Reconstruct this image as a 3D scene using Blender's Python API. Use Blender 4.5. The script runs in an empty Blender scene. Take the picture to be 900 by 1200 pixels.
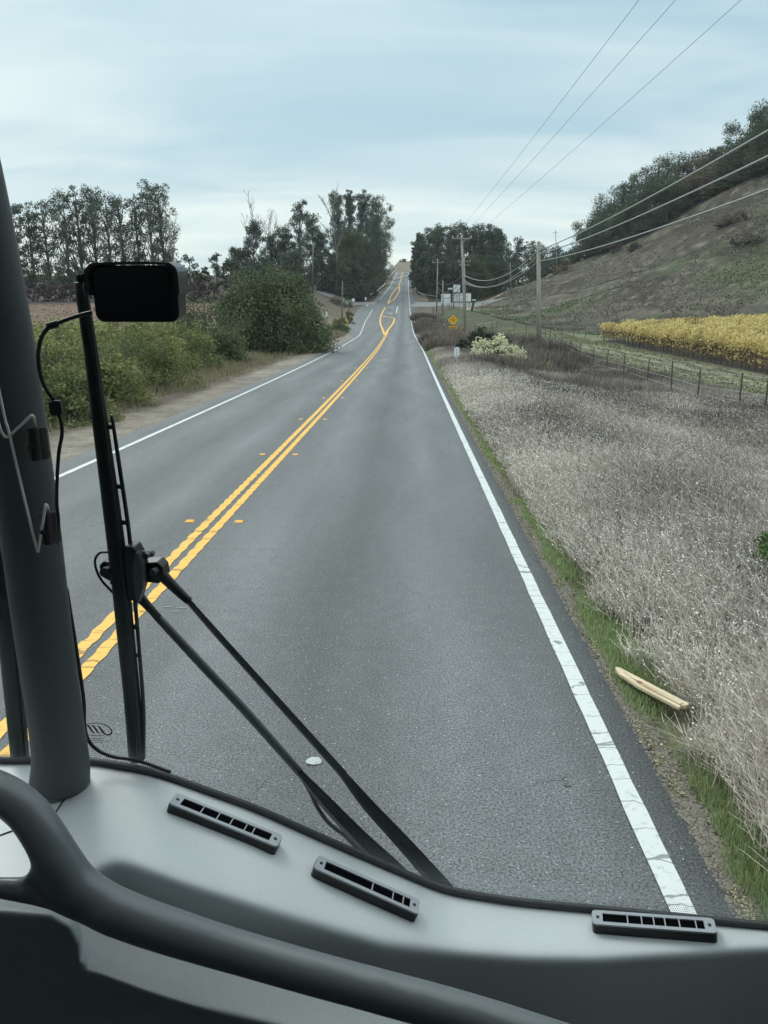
import bpy, bmesh, math, random
import numpy as np
from mathutils import Vector, Matrix
from mathutils.bvhtree import BVHTree

SC = bpy.context.scene
COL = SC.collection
R = math.radians
# ------------------------------------------------------------------ camera, sky, sun, exposure
CAM_H = 2.45
PITCH, YAW, FPX = R(14.0), R(1.75), 900.0
cam_d = bpy.data.cameras.new("camera")
cam = bpy.data.objects.new("camera", cam_d)
COL.objects.link(cam)
cam_d.sensor_fit = 'VERTICAL'
cam_d.sensor_height = 36.0
cam_d.lens = 27.0
cam_d.clip_start = 0.03
cam_d.clip_end = 5000
CAMLOC = Vector((0, 0, CAM_H))
CAMROT = Matrix.Rotation(YAW, 3, 'Z') @ Matrix.Rotation(math.pi / 2 - PITCH, 3, 'X')
cam.matrix_world = Matrix.Translation(CAMLOC) @ CAMROT.to_4x4()
SC.camera = cam

SUN_EL, SUN_AZ = R(38), R(-35)          # azimuth measured from +Y towards +X
world = bpy.data.worlds.new("World")
SC.world = world
world.use_nodes = True
wn, wl = world.node_tree.nodes, world.node_tree.links
wn.clear()
wo = wn.new('ShaderNodeOutputWorld')
sky = wn.new('ShaderNodeTexSky')
sky.sky_type = 'NISHITA'
sky.sun_disc = False
sky.sun_elevation = SUN_EL
sky.sun_rotation = SUN_AZ
sky.air_density = 1.2
sky.dust_density = 2.0
bg1 = wn.new('ShaderNodeBackground'); bg1.inputs[1].default_value = 0.06
wl.new(sky.outputs[0], bg1.inputs[0])
# cloud deck: darker at the horizon, up to three times brighter overhead (an overcast sky), with stretched streaks
tc = wn.new('ShaderNodeTexCoord')
sep = wn.new('ShaderNodeSeparateXYZ'); wl.new(tc.outputs['Generated'], sep.inputs[0])
zc_ = wn.new('ShaderNodeMath'); zc_.operation = 'MAXIMUM'; zc_.inputs[1].default_value = 0.0
wl.new(sep.outputs[2], zc_.inputs[0])
ramp = wn.new('ShaderNodeValToRGB')
wl.new(zc_.outputs[0], ramp.inputs[0])
er = ramp.color_ramp.elements
er[0].position = 0.0; er[0].color = (0.66, 0.70, 0.68, 1)
er[1].position = 1.0; er[1].color = (1.45, 1.50, 1.52, 1)
for p_, c_ in ((0.10, (0.62, 0.68, 0.69, 1)), (0.20, (0.50, 0.59, 0.64, 1)), (0.36, (0.41, 0.53, 0.60, 1)), (0.6, (0.95, 1.02, 1.05, 1))):
    e_ = er.new(p_); e_.color = c_
# project the view direction on a flat deck so that the streaks thin out to the horizon
dv = wn.new('ShaderNodeMath'); dv.operation = 'ADD'; dv.inputs[1].default_value = 0.12
wl.new(zc_.outputs[0], dv.inputs[0])
vd = wn.new('ShaderNodeVectorMath'); vd.operation = 'DIVIDE'
cmb = wn.new('ShaderNodeCombineXYZ')
for i_ in range(3): wl.new(dv.outputs[0], cmb.inputs[i_])
wl.new(tc.outputs['Generated'], vd.inputs[0]); wl.new(cmb.outputs[0], vd.inputs[1])
mp = wn.new('ShaderNodeMapping'); mp.inputs['Scale'].default_value = (0.42, 1.0, 0.3); mp.inputs['Rotation'].default_value = (0, 0, R(12))
wl.new(vd.outputs[0], mp.inputs[0])
nz = wn.new('ShaderNodeTexNoise'); nz.inputs['Scale'].default_value = 1.6; nz.inputs['Detail'].default_value = 5; nz.inputs['Roughness'].default_value = 0.52
nz.inputs['Distortion'].default_value = 0.5
wl.new(mp.outputs[0], nz.inputs[0])
cr = wn.new('ShaderNodeValToRGB'); wl.new(nz.outputs[0], cr.inputs[0])
cr.color_ramp.elements[0].position = 0.36; cr.color_ramp.elements[0].color = (0.78, 0.88, 0.95, 1)
cr.color_ramp.elements[1].position = 0.68; cr.color_ramp.elements[1].color = (1.26, 1.18, 1.13, 1)
ml = wn.new('ShaderNodeMix'); ml.data_type = 'RGBA'; ml.blend_type = 'MULTIPLY'; ml.inputs[0].default_value = 1.0
wl.new(ramp.outputs[0], ml.inputs[6]); wl.new(cr.outputs[0], ml.inputs[7])
bg2 = wn.new('ShaderNodeBackground'); bg2.inputs[1].default_value = 0.93
wl.new(ml.outputs[2], bg2.inputs[0])
ad = wn.new('ShaderNodeMixShader'); ad.inputs[0].default_value = 0.88
wl.new(bg1.outputs[0], ad.inputs[1]); wl.new(bg2.outputs[0], ad.inputs[2])
wl.new(ad.outputs[0], wo.inputs[0])

sun_d = bpy.data.lights.new("sun", 'SUN')
sun_d.energy = 0.8
sun_d.angle = R(20)
sun_d.color = (1.0, 0.96, 0.9)
sun = bpy.data.objects.new("sun", sun_d)
COL.objects.link(sun)
sdir = Vector((math.sin(SUN_AZ) * math.cos(SUN_EL), math.cos(SUN_AZ) * math.cos(SUN_EL), math.sin(SUN_EL)))
sun.rotation_euler = sdir.to_track_quat('Z', 'Y').to_euler()
SC.view_settings.view_transform = 'Standard'
SC.view_settings.look = 'None'
SC.view_settings.exposure = 0.62
SC.view_settings.gamma = 1.0
SC.render.engine = 'CYCLES'
SC.cycles.max_bounces = 6
SC.cycles.transparent_max_bounces = 12
SC.cycles.caustics_reflective = False
SC.cycles.caustics_refractive = False

# ------------------------------------------------------------------ small maths
def ray(px, py):
    d = CAMROT @ Vector(((px - 450) / FPX, -(py - 600) / FPX, -1.0))
    return d
def P(px, py, D):
    d = ray(px, py)
    return CAMLOC + d * (D / d.y)
def zc(p):
    return (Vector(p) - CAMLOC).dot(CAMROT @ Vector((0, 0, -1)))
def ss(x, a, b):
    t = np.clip((np.asarray(x, float) - a) / (b - a), 0, 1)
    return t * t * (3 - 2 * t)
def vnoise(x, y, seed=0):
    x = np.asarray(x, float); y = np.asarray(y, float)
    xi = np.floor(x).astype(np.int64); yi = np.floor(y).astype(np.int64)
    fx = x - xi; fy = y - yi
    fx = fx * fx * (3 - 2 * fx); fy = fy * fy * (3 - 2 * fy)
    def h(a, b):
        n = (a * 374761393 + b * 668265263 + seed * 1442695041) & 0xffffffff
        n = ((n ^ (n >> 13)) * 1274126177) & 0xffffffff
        return ((n ^ (n >> 16)) & 0xffff) / 65535.0
    return (h(xi, yi) * (1 - fx) + h(xi + 1, yi) * fx) * (1 - fy) + (h(xi, yi + 1) * (1 - fx) + h(xi + 1, yi + 1) * fx) * fy
def fbm(x, y, seed=0, octv=4):
    s = 0; a = 0.5; t = 0
    for k in range(octv):
        s = s + a * vnoise(x * 2 ** k, y * 2 ** k, seed + k * 17); t += a; a *= 0.55
    return s / t
def smooth_table(xs, ys, lo, hi, sig, n=4000):
    g = np.linspace(lo, hi, n); v = np.interp(g, xs, ys)
    k = int(3 * sig / (g[1] - g[0])); kk = np.arange(-k, k + 1) * (g[1] - g[0])
    w = np.exp(-kk ** 2 / (2 * sig ** 2)); w /= w.sum()
    vp = np.concatenate([np.full(k, v[0]), v, np.full(k, v[-1])])
    return g, np.convolve(vp, w, 'valid')

# ------------------------------------------------------------------ materials
MATS = {}
def mat(name, col, rough=0.7, noise=None, bump=None, spec=0.4, metal=0.0, attr=None, var=None, trans=0.0, coord='Object', spots=None):
    """noise=(scale, amount) brightness mottling; bump=(scale, strength, distance); attr=colour attribute to use; var=(attribute name, second colour)"""
    if name in MATS: return MATS[name]
    m = bpy.data.materials.new(name); m.use_nodes = True
    n, l = m.node_tree.nodes, m.node_tree.links
    b = n['Principled BSDF']
    b.inputs['Roughness'].default_value = rough
    b.inputs['Metallic'].default_value = metal
    b.inputs['Specular IOR Level'].default_value = spec
    b.inputs['Base Color'].default_value = (*col, 1)
    cur = None
    tcn = n.new('ShaderNodeTexCoord')
    if attr:
        a = n.new('ShaderNodeAttribute'); a.attribute_name = attr; cur = a.outputs['Color']
    if var:
        a = n.new('ShaderNodeAttribute'); a.attribute_name = var[0]
        mx = n.new('ShaderNodeMix'); mx.data_type = 'RGBA'
        mx.inputs[6].default_value = (*col, 1); mx.inputs[7].default_value = (*var[1], 1)
        l.new(a.outputs['Fac'], mx.inputs[0]); cur = mx.outputs[2]
    if noise:
        tx = n.new('ShaderNodeTexNoise'); tx.inputs['Scale'].default_value = noise[0]; tx.inputs['Detail'].default_value = 6
        tx.inputs['Roughness'].default_value = 0.65
        l.new(tcn.outputs[coord], tx.inputs[0])
        mr = n.new('ShaderNodeMapRange'); mr.inputs[1].default_value = 0.25; mr.inputs[2].default_value = 0.75
        mr.inputs[3].default_value = 1 - noise[1]; mr.inputs[4].default_value = 1 + noise[1]
        l.new(tx.outputs[0], mr.inputs[0])
        vm = n.new('ShaderNodeVectorMath'); vm.operation = 'SCALE'
        if cur is None: vm.inputs[0].default_value = col
        else: l.new(cur, vm.inputs[0])
        l.new(mr.outputs[0], vm.inputs['Scale']); cur = vm.outputs[0]
    if cur is not None: l.new(cur, b.inputs['Base Color'])
    if bump:
        tb = n.new('ShaderNodeTexNoise'); tb.inputs['Scale'].default_value = bump[0]; tb.inputs['Detail'].default_value = 4
        l.new(tcn.outputs[coord], tb.inputs[0])
        bp = n.new('ShaderNodeBump'); bp.inputs['Strength'].default_value = bump[1]; bp.inputs['Distance'].default_value = bump[2]
        l.new(tb.outputs[0], bp.inputs['Height']); l.new(bp.outputs[0], b.inputs['Normal'])
    if trans:
        t = n.new('ShaderNodeBsdfTranslucent'); mxs = n.new('ShaderNodeMixShader'); mxs.inputs[0].default_value = trans
        if cur is not None: l.new(cur, t.inputs[0])
        else: t.inputs[0].default_value = (*col, 1)
        o = n['Material Output']
        l.new(b.outputs[0], mxs.inputs[1]); l.new(t.outputs[0], mxs.inputs[2]); l.new(mxs.outputs[0], o.inputs[0])
    MATS[name] = m
    return m

# ------------------------------------------------------------------ object helpers
def tag(o, label=None, cat=None, group=None, kind=None):
    if label: o['label'] = label
    if cat: o['category'] = cat
    if group: o['group'] = group
    if kind: o['kind'] = kind
    return o
def empty(name, loc, label, cat, group=None):
    o = bpy.data.objects.new(name, None); COL.objects.link(o)
    o.location = loc; o.empty_display_size = 0.2
    return tag(o, label, cat, group)
def link(name, me, m, parent=None, smooth=False):
    o = bpy.data.objects.new(name, me); COL.objects.link(o)
    if m: me.materials.append(m)
    if smooth: me.polygons.foreach_set('use_smooth', np.ones(len(me.polygons), bool))
    if parent is not None:
        o.parent = parent
        if parent.type == 'EMPTY': o.location = -parent.location   # meshes are written in world coordinates
    return o
def npmesh(name, V, F, attrs=None, colattr=None):
    V = np.asarray(V, np.float32); F = np.asarray(F, np.int32)
    me = bpy.data.meshes.new(name)
    me.vertices.add(len(V)); me.vertices.foreach_set('co', V.ravel())
    k = F.shape[1]
    me.loops.add(F.size); me.loops.foreach_set('vertex_index', F.ravel())
    me.polygons.add(len(F)); me.polygons.foreach_set('loop_start', np.arange(0, F.size, k, dtype=np.int32))
    me.update(calc_edges=True)
    if attrs:
        for an, av in attrs.items():
            a = me.attributes.new(an, 'FLOAT', 'POINT'); a.data.foreach_set('value', np.asarray(av, np.float32))
    if colattr is not None:
        a = me.attributes.new('Col', 'FLOAT_COLOR', 'POINT')
        c = np.ones((len(V), 4), np.float32); c[:, :3] = colattr; a.data.foreach_set('color', c.ravel())
    return me
def grid_faces(nr, nc):
    i = np.arange(nr - 1)[:, None] * nc + np.arange(nc - 1)[None, :]
    return np.stack([i, i + 1, i + nc + 1, i + nc], -1).reshape(-1, 4)
class MB:
    def __init__(s): s.v = []; s.f = []
    def box(s, c, size, rot=None):
        c = Vector(c); n = len(s.v); R3 = rot if rot is not None else Matrix.Identity(3)
        for sx, sy, sz in ((-1,-1,-1),(1,-1,-1),(1,1,-1),(-1,1,-1),(-1,-1,1),(1,-1,1),(1,1,1),(-1,1,1)):
            s.v.append(c + R3 @ Vector((sx*size[0]/2, sy*size[1]/2, sz*size[2]/2)))
        for f in ((0,3,2,1),(4,5,6,7),(0,1,5,4),(1,2,6,5),(2,3,7,6),(3,0,4,7)): s.f.append([n+k for k in f])
        return s
    def tube(s, pts, rad, n=8, flat=None, ref=None):
        """flat=(a,b) scales the section along ref-side / normal"""
        pts = [Vector(p) for p in pts]; m = len(pts)
        if not hasattr(rad, '__len__'): rad = [rad] * m
        base = len(s.v)
        ref = Vector(ref) if ref is not None else Vector((0.13, 0.21, 0.97))
        for i, p in enumerate(pts):
            t = (pts[min(i+1, m-1)] - pts[max(i-1, 0)]).normalized()
            a = ref.cross(t)
            if a.length < 1e-4: a = Vector((1, 0, 0)).cross(t)
            a.normalize(); b = t.cross(a)
            for k in range(n):
                an = 2 * math.pi * k / n
                ca, cb = math.cos(an), math.sin(an)
                if flat: ca *= flat[0]; cb *= flat[1]
                s.v.append(p + (a * ca + b * cb) * rad[i])
        for i in range(m - 1):
            for k in range(n):
                k2 = (k + 1) % n
                s.f.append([base + i*n + k, base + i*n + k2, base + (i+1)*n + k2, base + (i+1)*n + k])
        s.f.append([base + k for k in range(n)][::-1]); s.f.append([base + (m-1)*n + k for k in range(n)])
        return s
    def prism(s, poly, axis_o, ex, ey, ez, thick):
        """polygon in (ex,ey) extruded along ez"""
        n = len(s.v); k = len(poly)
        for t in (0, thick):
            for (x, y) in poly: s.v.append(Vector(axis_o) + ex * x + ey * y + ez * t)
        s.f.append([n + i for i in range(k)][::-1]); s.f.append([n + k + i for i in range(k)])
        for i in range(k):
            j = (i + 1) % k; s.f.append([n+i, n+j, n+k+j, n+k+i])
        return s
    def build(s, name, m, parent=None, smooth=False, bevel=0):
        me = bpy.data.meshes.new(name)
        me.from_pydata([tuple(v) for v in s.v], [], s.f); me.update()
        bm = bmesh.new(); bm.from_mesh(me); bmesh.ops.recalc_face_normals(bm, faces=bm.faces)
        if bevel: bmesh.ops.bevel(bm, geom=bm.edges[:], offset=bevel, segments=2, affect='EDGES', clamp_overlap=True)
        bm.to_mesh(me); bm.free()
        return link(name, me, m, parent, smooth)
def curve_pts(pts, n=8):
    """Catmull-Rom through points"""
    pts = [Vector(p) for p in pts]; q = [pts[0]*2 - pts[1]] + pts + [pts[-1]*2 - pts[-2]]
    out = []
    for i in range(1, len(q) - 2):
        for k in range(n):
            t = k / n; a, b, c, d = q[i-1], q[i], q[i+1], q[i+2]
            out.append(0.5 * ((2*b) + (c-a)*t + (2*a-5*b+4*c-d)*t*t + (3*b-a-3*c+d)*t*t*t))
    out.append(pts[-1]); return out
def copy_thing(root, label=None, group=None):
    c = root.copy(); COL.objects.link(c)
    if label: c['label'] = label
    if group: c['group'] = group
    for ch in root.children:
        d = ch.copy(); COL.objects.link(d); d.parent = c
        for g in ch.children:
            e = g.copy(); COL.objects.link(e); e.parent = d
    return c

# ------------------------------------------------------------------ terrain functions
ZG, ZV = smooth_table([-60, 0, 30, 60, 100, 135, 170, 220, 300, 400, 485, 530, 570, 650, 800, 1100],
                      [0, 0, 0, .2, .65, 1.3, 2.6, 6.3, 14.4, 23.6, 31.0, 32.0, 31.5, 37, 60, 62], -60, 1100, 9)
XG, XV = smooth_table([-60, 0, 60, 100, 170, 300, 485, 600], [0, 0, 0, -.4, -.6, -1.2, -1.15, -1.1], -60, 1100, 8)
def zr(D): return np.interp(D, ZG, ZV)
def xr(D): return np.interp(D, XG, XV)
LG, LV = smooth_table([-60, 98, 120, 165, 205, 245, 300, 350], [-5.62, -5.62, -6.6, -8.3, -8.5, -7.7, -5.9, -5.6], -60, 1100, 5)
def lw(D): return np.interp(D, LG, LV)                       # left white line
def al(D): return np.interp(D, [-60, 98, 112, 165, 215, 240, 300, 1100], [-6.2, -6.2, -9.0, -11.2, -12.6, -9.8, -6.6, -6.3])
AR = 1.43
def ar(D): return np.interp(D, [-60, 150, 205, 212, 236, 245, 300, 1100], [AR, AR, 2.0, 3.6, 4.2, 3.2, 2.6, 2.2])
UT = [.03, .05, .08, .12, .18, .24, .35, .45, .6, .8, 1.2, 2.5]
DF = [240, 230, 195, 155, 125, 112, 100, 95, 88, 80, 70, 60]
ZF = [9, 7, 4.6, 2.4, .9, .4, .8, 1.0, 1.2, 1.5, 2, 2]
DR = [258, 260, 262, 268, 270, 262, 240, 210, 195, 185, 180, 175]
ZRg = [10, 9.5, 9.2, 12.3, 18.8, 25.7, 37.6, 43.2, 50, 58, 66, 70]
def hgt(X, D, detail=True):
    X = np.asarray(X, float); D = np.asarray(D, float)
    z0 = zr(D); l = X - xr(D)
    # right
    u = X / np.maximum(D, 5.0)
    df, zf, dr, zrd = (np.interp(u, UT, t) for t in (DF, ZF, DR, ZRg))
    t = np.clip((D - df) / (dr - df), 0, 1)
    g = np.where(t < .12, t * t / .24, t - .06) / .94
    hill = zf + (zrd - zf) * g
    hill = np.where(D > dr, zrd - .02 * (D - dr), hill)
    zn = z0 - 1.0 * ss(l, 2.0, 9)
    w = ss(D / df, .45, 1.0)
    zfield = zn * (1 - w) + zf * w
    zfield = zfield - .12 * ss(l, 1.45, 2.0) * (1 - ss(l, 2.2, 4))
    zright = np.where(D > df, hill, zfield)
    if detail:
        zright = zright + ss(l, 6, 20) * (fbm(X / 9, D / 9, 3) - .5) * .5 + ss(D, 100, 140) * ss(l, 20, 35) * (fbm(X / 16 + D / 30, D / 30, 9, 3) - .5) * 3.2
    wr = ss(l, 1.6, np.interp(D, [0, 120, 200, 1000], [3.5, 8, 22, 30])) * 1.0
    ub = ss(u, .02, .07); wr = np.where(D > 110, wr * ub, wr)
    zR = z0 * (1 - wr) + zright * wr
    # left
    zl = np.interp(D, [-60, 20, 40, 60, 100, 150, 200, 300, 500, 1100], [0, 0, .3, 1.1, 3.3, 6.2, 9.2, 15, 30, 55])
    zl = zl + (fbm(X / 12, D / 12, 5) - .5) * .4
    wl_ = ss(-l, -al(D) + 1.5, -al(D) + 16)
    zL = z0 * (1 - wl_) + zl * wl_ - .25 * ss(-l, -al(D) + 1.8, -al(D) + 3) * (1 - ss(-l, -al(D) + 4, -al(D) + 8))
    z = np.where(l > -2, zR, zL)
    small = (fbm(X / .6, D / .6, 21) - .5) * .07 * np.maximum(ss(l, 1.5, 2.5), ss(-l, -al(D) + .2, -al(D) + 1.5))
    return z + small
def hgt_sunk(X, D):
    l = X - xr(D); z = hgt(X, D)
    inside = (l < ar(D) - .05) & (l > al(D) + .05) & (D < 560)
    edge = np.where(l > -2, ar(D) - l, l - al(D))
    out = np.clip(.02 + .0 * edge, 0, 1)
    return np.where(inside, zr(D) - .10, z - .02)
def hit(px, py, Dmax=900):
    d = ray(px, py); d = d / d.y
    Ds = np.geomspace(2, Dmax, 4000)
    X = d.x * Ds; Z = CAM_H + d.z * Ds
    k = np.where(Z < hgt(X, Ds))[0]
    i = k[0] if len(k) else len(Ds) - 1
    return Vector((X[i], Ds[i], float(hgt(X[i], Ds[i]))))
def hz(x, y): return float(hgt(x, y))
def at(px, D):
    """ground point under image column px at forward distance D (column measured at the horizon row)"""
    d = ray(px, 360); x = d.x / d.y * D
    return Vector((x, D, hz(x, D)))

# ------------------------------------------------------------------ ground sheet
Dl = np.concatenate([np.arange(-14, 2, .8), np.geomspace(2, 60, 190), np.arange(61, 130, 1.2), np.arange(130, 300, 1.8), np.arange(300, 600, 4), np.geomspace(600, 1100, 24)])
Xp = np.concatenate([np.arange(0, 1.3, .3), np.arange(1.3, 2.4, .07), np.arange(2.4, 8, .16), np.arange(8, 30, .45), np.arange(30, 130, 1.3), np.geomspace(130, 700, 36)])
Xn = np.concatenate([np.arange(.3, 6, .5), np.arange(6, 9, .12), np.arange(9, 16, .4), np.arange(16, 60, 1.2), np.geomspace(60, 700, 50)])
Xl = np.concatenate([-Xn[::-1], Xp])
GX, GD = np.meshgrid(Xl, Dl)
GX = GX + xr(GD) * (np.abs(GX) < 60)
GZ = hgt_sunk(GX, GD)
lat = GX - xr(GD)
def lerp3(a, b, w): return a * (1 - w[..., None]) + np.asarray(b) * w[..., None]
colr = np.zeros(GX.shape + (3,)) + np.array((.150, .125, .100))
n1 = fbm(GX / 3, GD / 3, 31); n2 = fbm(GX / .8, GD / .8, 41); n3 = fbm(GX / 14, GD / 10, 51); n4 = fbm(GX / 30, GD / 30, 61)
# weeds floor, redder away from the road
colr = lerp3(colr, (.105, .088, .075), ss(n1, .4, .7))
right = lat > 0
# hillside
u_ = GX / np.maximum(GD, 5)
dff = np.interp(u_, UT, DF); drr = np.interp(u_, UT, DR)
th = (GD - dff) / (drr - dff)
hm = ss(th, -.05, .08) * (u_ > .07) * right
colr = lerp3(colr, (.108, .096, .073), hm)
colr = lerp3(colr, (.068, .059, .046), hm * ss(fbm(GX / 9 + 3, GD / 22 + GX / 40, 71), .46, .66))
gm = hm * ss(fbm(GX / 14, GD / 16, 81), .38, .62) * (1 - ss(th, .18, .55)) 
colr = lerp3(colr, (.078, .105, .052), gm * .95 * (1 - .5 * ss(GX, 40, 70)))
bk = right * (1 - hm) * ss(lat, 5, 9) * ss(GD, 98, 112) * (1 - ss(GD, 200, 212))
colr = lerp3(colr, (.085, .105, .055), bk * .85)
colr = lerp3(colr, (.105, .092, .066), bk * ss(fbm(GX / 5, GD / 9, 97), .42, .58) * .8)
colr = lerp3(colr, (.07, .075, .045), bk * ss(fbm(GX / 3, GD / 4, 98), .5, .62) * .7)
gm2 = hm * ss(fbm(GX / 10 + 50, GD / 40, 83), .58, .72) * .5
colr = lerp3(colr, (.085, .105, .05), gm2)
# cattle terraces: thin pale and dark ledges along the slope
led = np.sin((GZ * 2.4 + 3.5 * fbm(GX / 11, GD / 11, 91)) * 1.9)
colr = lerp3(colr, (.20, .175, .135), hm * ss(led, .80, .97) * ss(n3, .36, .52) * .75)
colr = lerp3(colr, (.065, .055, .045), hm * ss(-led, .72, .93) * ss(n4, .34, .5) * .65)
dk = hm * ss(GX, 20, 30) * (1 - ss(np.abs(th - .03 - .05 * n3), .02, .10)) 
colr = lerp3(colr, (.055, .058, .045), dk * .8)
# vineyard soil and farm track
vy = ss(GX, 21.2, 22) * ss(GD, 42, 45) * (1 - ss(GD, 90, 94)) * right
colr = lerp3(colr, (.062, .055, .048), vy)
flat = ss(lat, 12.5, 14) * (1 - hm) * (1 - vy) * right * ss(GD, 25, 34) * (1 - ss(GD, 105, 118))
colr = lerp3(colr, (.175, .185, .105), flat * (.55 + .45 * n1))
def pdist(X, D, poly):
    best = np.full(X.shape, 1e9)
    for (x0, y0), (x1, y1) in zip(poly[:-1], poly[1:]):
        dx, dy = x1 - x0, y1 - y0; L = dx*dx + dy*dy
        t = np.clip(((X - x0) * dx + (D - y0) * dy) / L, 0, 1)
        best = np.minimum(best, np.hypot(X - x0 - t * dx, D - y0 - t * dy))
    return best
TRK = [(22, 30), (20.2, 45), (19.2, 60), (18.8, 74), (17.0, 86), (12.0, 93), (5, 97)]
pd = pdist(GX, GD, TRK)
colr = lerp3(colr, (.26, .25, .17), right * (1 - ss(pd, 1.6, 2.3)) * ss(GD, 30, 38) * .85)
colr = lerp3(colr, (.060, .052, .045), right * (1 - ss(np.abs(pd - .75), .10, .32)) * ss(GD, 30, 40) * ss(n1, .3, .5) * .95)
# pale lane climbing behind the boards
LANE = [(14, 205), (24, 235), (36, 258), (50, 268), (60, 266)]
pl_ = pdist(GX, GD, LANE)
colr = lerp3(colr, (.36, .30, .22), right * (1 - ss(pl_, 1.0, 2.2)) * .9)
# verge right: gravel, yellow crust, green grass
colr = lerp3(colr, (.150, .135, .115), right * ss(lat, AR - .1, AR) * (1 - ss(lat, 1.48, 1.58)))
colr = lerp3(colr, (.30, .27, .13), right * (1 - ss(np.abs(lat - 1.475 - .03 * (n2 - .5)), .012, .04)) * ss(n2, .42, .55) * (GD < 60) * .8)
gs = right * ss(lat, 1.47, 1.56) * (1 - ss(lat + (n1 - .5) * .5, 1.78, 2.1)) * ss(n1 + .12 * n2, .30, .5) * (1 - ss(GD, 120, 150))
colr = lerp3(colr, (.085, .105, .040), gs * .8)
# left: gravel, dry verge, ploughed field, orchard floor
L = -lat; aL = -al(GD)
left = lat < -2
colr = lerp3(colr, (.235, .205, .170), left * ss(L, aL - .1, aL) * (1 - ss(L + (n1 - .5) * 1.2, aL + .8, aL + 1.6)) * (GD < 120))
colr = lerp3(colr, (.165, .150, .100), left * ss(L, aL + 2, aL + 3))
gl = left * ss(GD, 112, 120) * (1 - ss(GD, 196, 202)) * (1 - ss(np.abs(L - aL - 1.6), 1.0, 2.2))
colr = lerp3(colr, (.15, .21, .045), gl)
fld = left * ss(L, 20, 24) * ss(GD, 45, 60)
colr = lerp3(colr, (.175, .118, .090), fld * (1 - ss(GD, 128, 134)))
colr = lerp3(colr, (.085, .062, .06), fld * ss(GD, 128, 134))
colr = lerp3(colr, (.14, .12, .09), left * ss(GD, 170, 180))
# under the tree masses
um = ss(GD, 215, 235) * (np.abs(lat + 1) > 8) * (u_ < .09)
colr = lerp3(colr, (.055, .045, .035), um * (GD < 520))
colr = lerp3(colr, (.19, .155, .11), ss(GD, 560, 600))
colr = colr * (0.82 + 0.36 * n2)[..., None]
GSOIL = mat('ground_soil', (.1, .1, .1), .95, attr='Col', noise=(22.0, .45), bump=(30, .8, .03), spec=.1)
def add_noise(m, sc, lo, hi):
    n, l = m.node_tree.nodes, m.node_tree.links; b = n['Principled BSDF']; src = b.inputs['Base Color'].links[0].from_socket
    t = n.new('ShaderNodeTexNoise'); t.inputs['Scale'].default_value = sc; t.inputs['Detail'].default_value = 7; t.inputs['Roughness'].default_value = .72
    tcn = n.new('ShaderNodeTexCoord'); l.new(tcn.outputs['Object'], t.inputs[0])
    r = n.new('ShaderNodeMapRange'); r.inputs[1].default_value = .33; r.inputs[2].default_value = .67; r.inputs[3].default_value = lo; r.inputs[4].default_value = hi; l.new(t.outputs[0], r.inputs[0])
    v = n.new('ShaderNodeVectorMath'); v.operation = 'SCALE'; l.new(src, v.inputs[0]); l.new(r.outputs[0], v.inputs['Scale']); l.new(v.outputs[0], b.inputs['Base Color'])
add_noise(GSOIL, 1.3, .68, 1.30); add_noise(GSOIL, .22, .78, 1.22)
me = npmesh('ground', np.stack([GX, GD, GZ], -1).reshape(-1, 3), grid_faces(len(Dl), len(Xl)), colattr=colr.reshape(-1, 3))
ground = tag(link('ground', me, GSOIL, smooth=True), kind='structure')

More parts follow.
